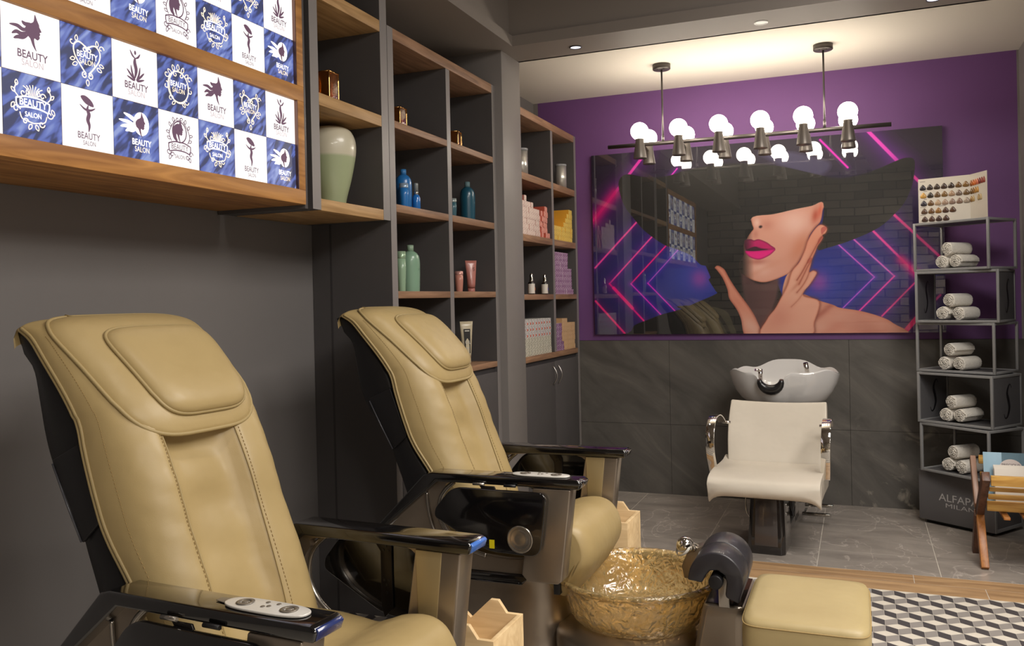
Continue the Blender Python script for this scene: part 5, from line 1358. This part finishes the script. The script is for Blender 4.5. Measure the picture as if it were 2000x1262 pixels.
# rolled towels
def towel_mat():
    m = bpy.data.materials.new('white_terry'); m.use_nodes = True
    N, L = nodes_of(m); b = N['Principled BSDF']; b.inputs['Roughness'].default_value = .95; b.inputs['Sheen Weight'].default_value = .3
    b.inputs['Base Color'].default_value = lin((228, 222, 211))+(1,)
    tc = N.new('ShaderNodeTexCoord'); mp = N.new('ShaderNodeMapping'); mp.inputs['Scale'].default_value = (1, 1.5, 1)
    L.new(tc.outputs['Object'], mp.inputs['Vector'])
    w = N.new('ShaderNodeTexVoronoi'); w.inputs['Scale'].default_value = 190; L.new(mp.outputs['Vector'], w.inputs['Vector'])
    n = N.new('ShaderNodeTexNoise'); n.inputs['Scale'].default_value = 60; L.new(tc.outputs['Object'], n.inputs['Vector'])
    b1 = N.new('ShaderNodeBump'); b1.inputs['Strength'].default_value = .7; b1.inputs['Distance'].default_value = .003; L.new(w.outputs['Distance'], b1.inputs['Height'])
    b2 = N.new('ShaderNodeBump'); b2.inputs['Strength'].default_value = .6; b2.inputs['Distance'].default_value = .004; L.new(n.outputs['Fac'], b2.inputs['Height']); L.new(b1.outputs['Normal'], b2.inputs['Normal'])
    L.new(b2.outputs['Normal'], b.inputs['Normal']); return m
M_tow = towel_mat()
def towel_mesh(seed, L=.185, R=.042):
    rnd = random.Random(seed); mb = MB()
    ph = rnd.random()*6
    # spiral sheet, thickened
    turns = 3.6; n = 150; T = .0072
    out = []
    for i in range(n+1):
        q = i/n; a = ph+turns*2*PI*q; r = .004+(R-.004-T*.4)*q
        r += .0012*math.sin(a*5+ph)*q
        out.append((a, r))
    inner = [((r-T*.45)*math.cos(a), (r-T*.45)*math.sin(a)) for a, r in out]
    outer = [((r+T*.45)*math.cos(a), (r+T*.45)*math.sin(a)) for a, r in out]
    poly = outer+inner[::-1]
    # as a loft along the roll axis (x), ends slightly domed and ragged
    rings = []
    for k, (xx, sc) in enumerate(((-.5, .93), (-.485, .985), (-.4, 1.0), (-.2, 1.01), (0, 1.), (.2, 1.005), (.4, 1.), (.485, .985), (.5, .93))):
        ring = []
        for j, (y, z) in enumerate(poly):
            rr = math.hypot(y, z)/R; dome = -.010*(rr**2)*(1 if abs(xx) > .45 else 0)+.0035*rnd.uniform(-1, 1)*(abs(xx) > .45)
            ring.append((xx*L+math.copysign(1, xx)*dome, y*sc, z*sc))
        rings.append(ring)
    o = len(mb.v); v = [p for r in rings for p in r]; m = len(poly); f = []
    for i in range(len(rings)-1):
        for k in range(m):
            k2 = (k+1) % m; f.append((i*m+k, i*m+k2, (i+1)*m+k2, (i+1)*m+k))
    for base in (0, (len(rings)-1)*m):
        for k in range(n): f.append((base+k, base+k+1, base+m-2-k, base+m-1-k))
    mb.add(v, f, 0, True); return mb
protos = []
names = ['topmost box', 'second box', 'middle box', 'fourth box', 'lowest open box']
tmesh = [towel_mesh(s).build('rolled_towel', M_tow) for s in (1, 2, 3)]
used = [0, 0, 0]
for bi, (x, y, th, z) in enumerate(TOW):
    for ti, (lx, lz, da, pos) in enumerate(((.150, .0425, .10, 'left roll'), (.245, .0425, .0, 'right roll'), (.200, .121, -.10, 'top roll'))):
        k = (bi+ti) % 3
        o = tmesh[k] if not used[k] else bpy.data.objects.new('rolled_towel', tmesh[k].data)
        if used[k]: COL.objects.link(o)
        used[k] = 1
        c, s = math.cos(-th), math.sin(-th)
        ly = .125
        ang = PI/2-.30+da+ (random.random()-.5)*.10-.18
        o.location = (x+lx*c-ly*s, y+lx*s+ly*c, z+lz)
        o.rotation_euler = (0, 0, -th*.35+math.radians(62)+da)
        tag(o, 'white rolled towel, the %s in the %s of the grey tower' % (pos, names[bi]), 'towel', 'rolled towels in the grey tower')

# hair colour chart standing on the tower ------------------------------------------------------
M_card = mat('glossy_card', (214, 206, 192), .3, coat=.8, coat_rough=.08)
M_ctxt = mat('card_text', (96, 86, 78), .5)
cc = thing('hair_colour_chart', 'open folded card of brown and blonde hair swatches standing on top of the grey tower', 'colour chart', (0, 0, 0))
z0 = 1.8175
pA, pB, pC = np.array((.350, 5.775)), np.array((.620, 5.690)), np.array((.688, 5.535))
hA, hB = .262, .262
def leaf_panel(p, q, z0, h, name):
    d = (q-p)/np.hypot(*(q-p)); nrm = np.array((d[1], -d[0]))
    if nrm[1] > 0: nrm = -nrm
    mb = MB(); a, b = p, q; t = nrm*.0012
    v = [(*(a+t), z0), (*(b+t), z0), (*(b+t), z0+h), (*(a+t), z0+h), (*(a-t), z0), (*(b-t), z0), (*(b-t), z0+h), (*(a-t), z0+h)]
    mb.add(v, [(0, 1, 2, 3), (7, 6, 5, 4), (0, 4, 5, 1), (1, 5, 6, 2), (2, 6, 7, 3), (3, 7, 4, 0)])
    return mb.build(name, M_card, cc), d, nrm, np.hypot(*(q-p))
SW = [(46, 42, 44), (58, 48, 42), (66, 54, 44), (70, 52, 42), (60, 46, 38), (112, 82, 46), (130, 98, 52), (196, 152, 78), (60, 52, 44), (106, 80, 50), (128, 98, 56), (168, 138, 110), (118, 100, 88), (112, 86, 54), (58, 54, 62), (112, 82, 52), (178, 150, 120), (166, 140, 120), (140, 116, 102), (134, 108, 92), (160, 144, 128),
      (92, 68, 52), (112, 80, 50), (146, 104, 52), (84, 58, 44), (88, 60, 42), (76, 54, 46), (84, 58, 46), (74, 54, 48), (82, 58, 48)]
SW2 = [(150, 84, 30), (190, 100, 36), (200, 104, 44), (206, 110, 80), (120, 50, 44), (140, 56, 44), (150, 62, 46), (110, 80, 34), (130, 90, 40), (170, 120, 50), (180, 132, 60), (150, 112, 60), (180, 150, 96), (170, 140, 90), (190, 166, 120)]
def swatch(par, d, nrm, org, a, z, r, rx, col):
    mb = MB(); c = org+d*a
    prof = [(0, 1.02), (.48, .62), (.88, .02), (1.02, -.48), (.82, -.86), (.4, -1.0), (0, -1.02), (-.4, -1.0), (-.82, -.86), (-1.02, -.48), (-.88, .02), (-.48, .62)]
    P = crom(prof, 3, True); n = len(P)
    rings = []
    for sc, off in ((1, .0013), (.93, .004), (.6, .0065), (.2, .0075)):
        rings.append([(*(c+d*(x*rx*sc)+nrm*off), z+y*r*sc) for x, y in P])
    mb.loft(rings)
    return mb.build('hair_swatch', mat('hair_%d_%d_%d' % col, col, .35, bump=(90, .3, .001), coat=.4), par)
o1, d1, n1, L1 = leaf_panel(pA, pB, z0, hA, 'chart_panel'); o2, d2, n2, L2 = leaf_panel(pB, pC, z0, hB+.0, 'chart_panel')
k = 0
for row, cnt in enumerate((7, 7, 7, 5, 4)):
    for c in range(cnt):
        swatch(o1, d1, n1, pA, .026+c*L1*.138+.002*row, z0+hA-.052-row*.0475, .0175, .0178, SW[k]); k += 1
A = MB()
for (a, zz, w) in ((.01, -.018, .03), (.03, -.076, .02), (.03, -.124, .018), (.01, -.172, .03), (.11, -.170, .04), (.01, -.218, .03), (.07, -.220, .018), (.01, -.255, .02)):
    p = pA+d1*a+n1*.0016; q = pA+d1*(a+w)+n1*.0016
    MB().quad((*p, z0+hA+zz), (*q, z0+hA+zz), (*q, z0+hA+zz+.0025), (*p, z0+hA+zz+.0025)).build('printed_line', M_ctxt, o1)
k = 0
for row, cs in enumerate(((0, 1, 2, 3, 4, 5, 6), (0, 1, 2, 3), (0, 1, 3.4, 4.4))):
    for c in cs: swatch(o2, d2, n2, pB, .014+c*.0215, z0+hB-.052-row*.046+c*.0008, .018, .0115, SW2[k]); k += 1

# ================================================================== magazine rack
M_wal = wood_mat('walnut', (76, 50, 38), (112, 76, 56), 'Z', 1., .4)
M_wgo = wood_mat('golden_teak', (168, 118, 52), (214, 170, 92), 'X', 1.2, .35)
M_wor = wood_mat('orange_teak', (150, 92, 44), (188, 126, 66), 'Z', 1., .35)
mr = thing('magazine_rack', 'wooden X-legged magazine rack with golden slats at the right edge of the picture', 'magazine rack', (.548, 4.88, 0))
# end frame in the y-z plane; local x 0..  to the right
def bar(pa, pb, w, x0, x1, m, name='leg'):
    a, b = np.array(pa), np.array(pb); d = (b-a)/np.hypot(*(b-a)); nn = np.array((-d[1], d[0]))*w/2
    poly = [tuple(a+nn), tuple(b+nn), tuple(b-nn), tuple(a-nn)]
    return MB().prism(poly, x0, x1, 'X').build(name, m, mr, bevel=.002)
for xo in (0, .345):
    bar((.02, .0), (.215, .275), .05, xo, xo+.036, M_wor)
    bar((.215, .275), (.375, .500), .05, xo-.004, xo+.022, mat('pinkish_wood', (150, 116, 96), .4, noise=(12, .1)), 'leg')
    bar((-.085, .488), (.20, .24), .052, xo, xo+.036, M_wal)
    bar((.20, .24), (.33, .0), .05, xo-.006, xo+.024, M_wal)
for a, c in (((-.105, .445), (-.085, .495)), ((-.04, .405), (-.02, .425)), ((.01, .355), (.03, .38)), ((.06, .285), (.10, .335))):
    z0_, z1_ = a[1], c[1]
    MB().box(.037, .344, a[0], a[0]+.018, z0_, z1_).build('front_slat', M_wgo, mr, bevel=.002)
for yy, z0_ in ((.36, .47), (.31, .39), (.26, .31)):
    MB().box(.037, .344, yy, yy+.016, z0_, z0_+.045).build('rear_slat', M_wgo, mr, bevel=.002)
for i in range(3): MB().box(.10+i*.09, .13+i*.09, -.02, .20, .262, .275).build('bottom_slat', M_wor, mr, bevel=.002)
def magazine(label, y, h, col, x0, x1, tilt, extra=None, th=.006):
    t = thing('magazine', label, 'magazine', (.548, 4.88+y, .30), 0, None); t.rotation_euler = (tilt, 0, 0)
    MB().box(x0, x1, 0, th, 0, h).build('cover', col, t, bevel=.0008)
    if extra: extra(t, h, x0)
    return t
M_blue = mat('pale_blue_boards', (146, 178, 196), .45, noise=(3, .06, (8, 1, 1)))
def bluecov(t, h, x0):
    q = MB()
    for i in range(3): q.box(x0+.085*(i+1), x0+.0862+.085*(i+1), -.0006, 0, .01, h)
    q.build('board_lines', mat('board_line', (92, 120, 134), .6), t)
    d = MB(); pts = [(x0+.125+.055*math.cos(PI*i/24), h-.085+.052*math.sin(PI*i/24)) for i in range(25)]
    d.add([(a, -.0012, b) for a, b in pts], [tuple(range(25))]); d.build('round_badge', mat('badge_paper', (204, 192, 186), .5), t)
    A = MB()
    for tx, zz, sz in (('PRECIOUS', -.062, .016), ('NATURE', -.078, .022)):
        v, f = text_geo(tx, sz, 1.15); A.add([(x0+.125+a, -.0018, h+zz+b) for a, b in v], f)
    A.build('cover_text', mat('cover_text', (70, 60, 60), .5), t)
magazine('blue board-patterned magazine with a round PRECIOUS NATURE badge in the wooden rack', .155, .265, M_blue, .040, .34, -.22, bluecov)
M_pg = mat('page_white', (216, 208, 196), .5)
for i in range(3):
    magazine('white magazine leaning in front of the blue one in the wooden rack', .085+i*.018, .195+.006*i, M_pg, .080, .34, -.20, th=.010)['group'] = 'white magazines in the rack'

# ================================================================== technician stool
M_tan2 = leather_mat('gold_vinyl', (176, 158, 114), (164, 145, 102), .45)
st = thing('stool', 'low rectangular stool with a gold-tan vinyl cushion in front of the foot basin', 'stool', (-.160, 2.79, .108))
rings = []
hx, hy = .178, .240
for z, g in ((.262, .975), (.268, .995), (.285, 1.0), (.320, 1.0), (.343, .985), (.354, .955), (.3595, .86), (.362, .6), (.363, .2)):
    ring = []
    for i in range(64):
        a = 2*PI*(i+.5)/64; c, d = math.cos(a), math.sin(a); ex = 9 if g > .9 else 6
        ring.append((hx*g*math.copysign(abs(c)**(2/ex), c), hy*g*math.copysign(abs(d)**(2/ex), d), z))
    rings.append(ring)
sc_ = MB().loft(rings).build('cushion', M_tan2, st)
sm = MB()
for i in range(60):
    pass
edge = [(hx*.992*math.copysign(abs(math.cos(a))**(2/9), math.cos(a)), hy*.992*math.copysign(abs(math.sin(a))**(2/9), math.sin(a)), .3405) for a in [2*PI*(i+.5)/80 for i in range(80)]]
MB().tube(edge, .002, 6, closed=True).build('seam', mat('gold_seam', (160, 136, 88), .6), sc_)
MB().box(-.165, .165, -.22, .22, .225, .262).build('seat_board', mat('dark_wood_board', (60, 44, 36), .5), st, bevel=.003)
for sx in (-1, 1):
    for sy in (-1, 1): MB().box(sx*.14-.018, sx*.14+.018, sy*.20-.018, sy*.20+.018, -.108, .225).build('leg', mat('dark_wood_leg', (54, 40, 32), .5), st, bevel=.003)
# thin cable behind the stool, by the footrest column
cb_ = MB().tube(crom([(-.345, 2.76, .26), (-.342, 2.72, .16), (-.345, 2.66, .05), (-.35, 2.6, .004), (-.36, 2.4, .004)], 6), .003, 6)
tag(cb_.build('cable', mat('black_cable', (14, 14, 14), .5)), 'thin black cable running down between the footrest column and the stool', 'cable')
# ================================================================== lighting
world = bpy.data.worlds.new('world'); scene.world = world; world.use_nodes = True
world.node_tree.nodes['Background'].inputs['Color'].default_value = (1, .97, .93, 1); world.node_tree.nodes['Background'].inputs['Strength'].default_value = .0
def fill_panel(x, y, sx, sy, E, col=(1, .95, .89), z=ZH):
    """added fill light out of view, no known fixture: housing + area lamp"""
    t = thing('fill_light_panel', 'added flat fill light on the raised ceiling, out of view', 'ceiling light', (x, y, z), 0, 'added fill lights out of view')
    MB().box(-sx/2-.02, sx/2+.02, -sy/2-.02, sy/2+.02, -.05, -.001).build('housing', mat('fill_lamp_housing', (200, 196, 190), .5), t)
    l = bpy.data.lights.new('fill_lamp', 'AREA'); l.shape = 'RECTANGLE'; l.size = sx; l.size_y = sy; l.energy = E; l.color = col
    o = bpy.data.objects.new('fill_lamp', l); COL.objects.link(o); o.location = (x, y, z-.055)
fill_panel(1.1, 2.7, 1.7, 1.5, 120)
fill_panel(2.2, .3, 1.4, 1.6, 110)
fill_panel(2.3, -1.6, 1.2, 1.0, 90)
def spot(x, y, z, tx, ty, tz, E, ang=60, r=.05, col=(1, .92, .83), blend=.5):
    l = bpy.data.lights.new('fill_spot', 'SPOT'); l.energy = E; l.spot_size = math.radians(ang); l.spot_blend = blend; l.shadow_soft_size = r; l.color = col
    o = bpy.data.objects.new('fill_spot', l); COL.objects.link(o); o.location = (x, y, z)
    o.rotation_euler = (Vector((tx, ty, tz))-Vector((x, y, z))).to_track_quat('-Z', 'Y').to_euler()
# added unseen spots that brighten the pedicure chairs and the floor beside them
spot(-.9, 1.2, 3.25, -1.7, 1.9, .8, 30, 50)
spot(-.9, 3.2, 3.25, -1.5, 3.2, .7, 26, 50)
spot(.3, 3.4, 3.25, -.3, 3.3, 0, 34, 60)
vs = scene.view_settings
scene.display_settings.display_device = 'sRGB'
vs.view_transform = 'Standard'; vs.look = 'None'; vs.gamma = 1; vs.use_curve_mapping = False; vs.exposure = 0.0
scene.cycles.use_denoising = True
try: scene.cycles.denoiser = 'OPENIMAGEDENOISE'
except Exception: pass
scene.cycles.max_bounces = 10; scene.cycles.sample_clamp_indirect = 6
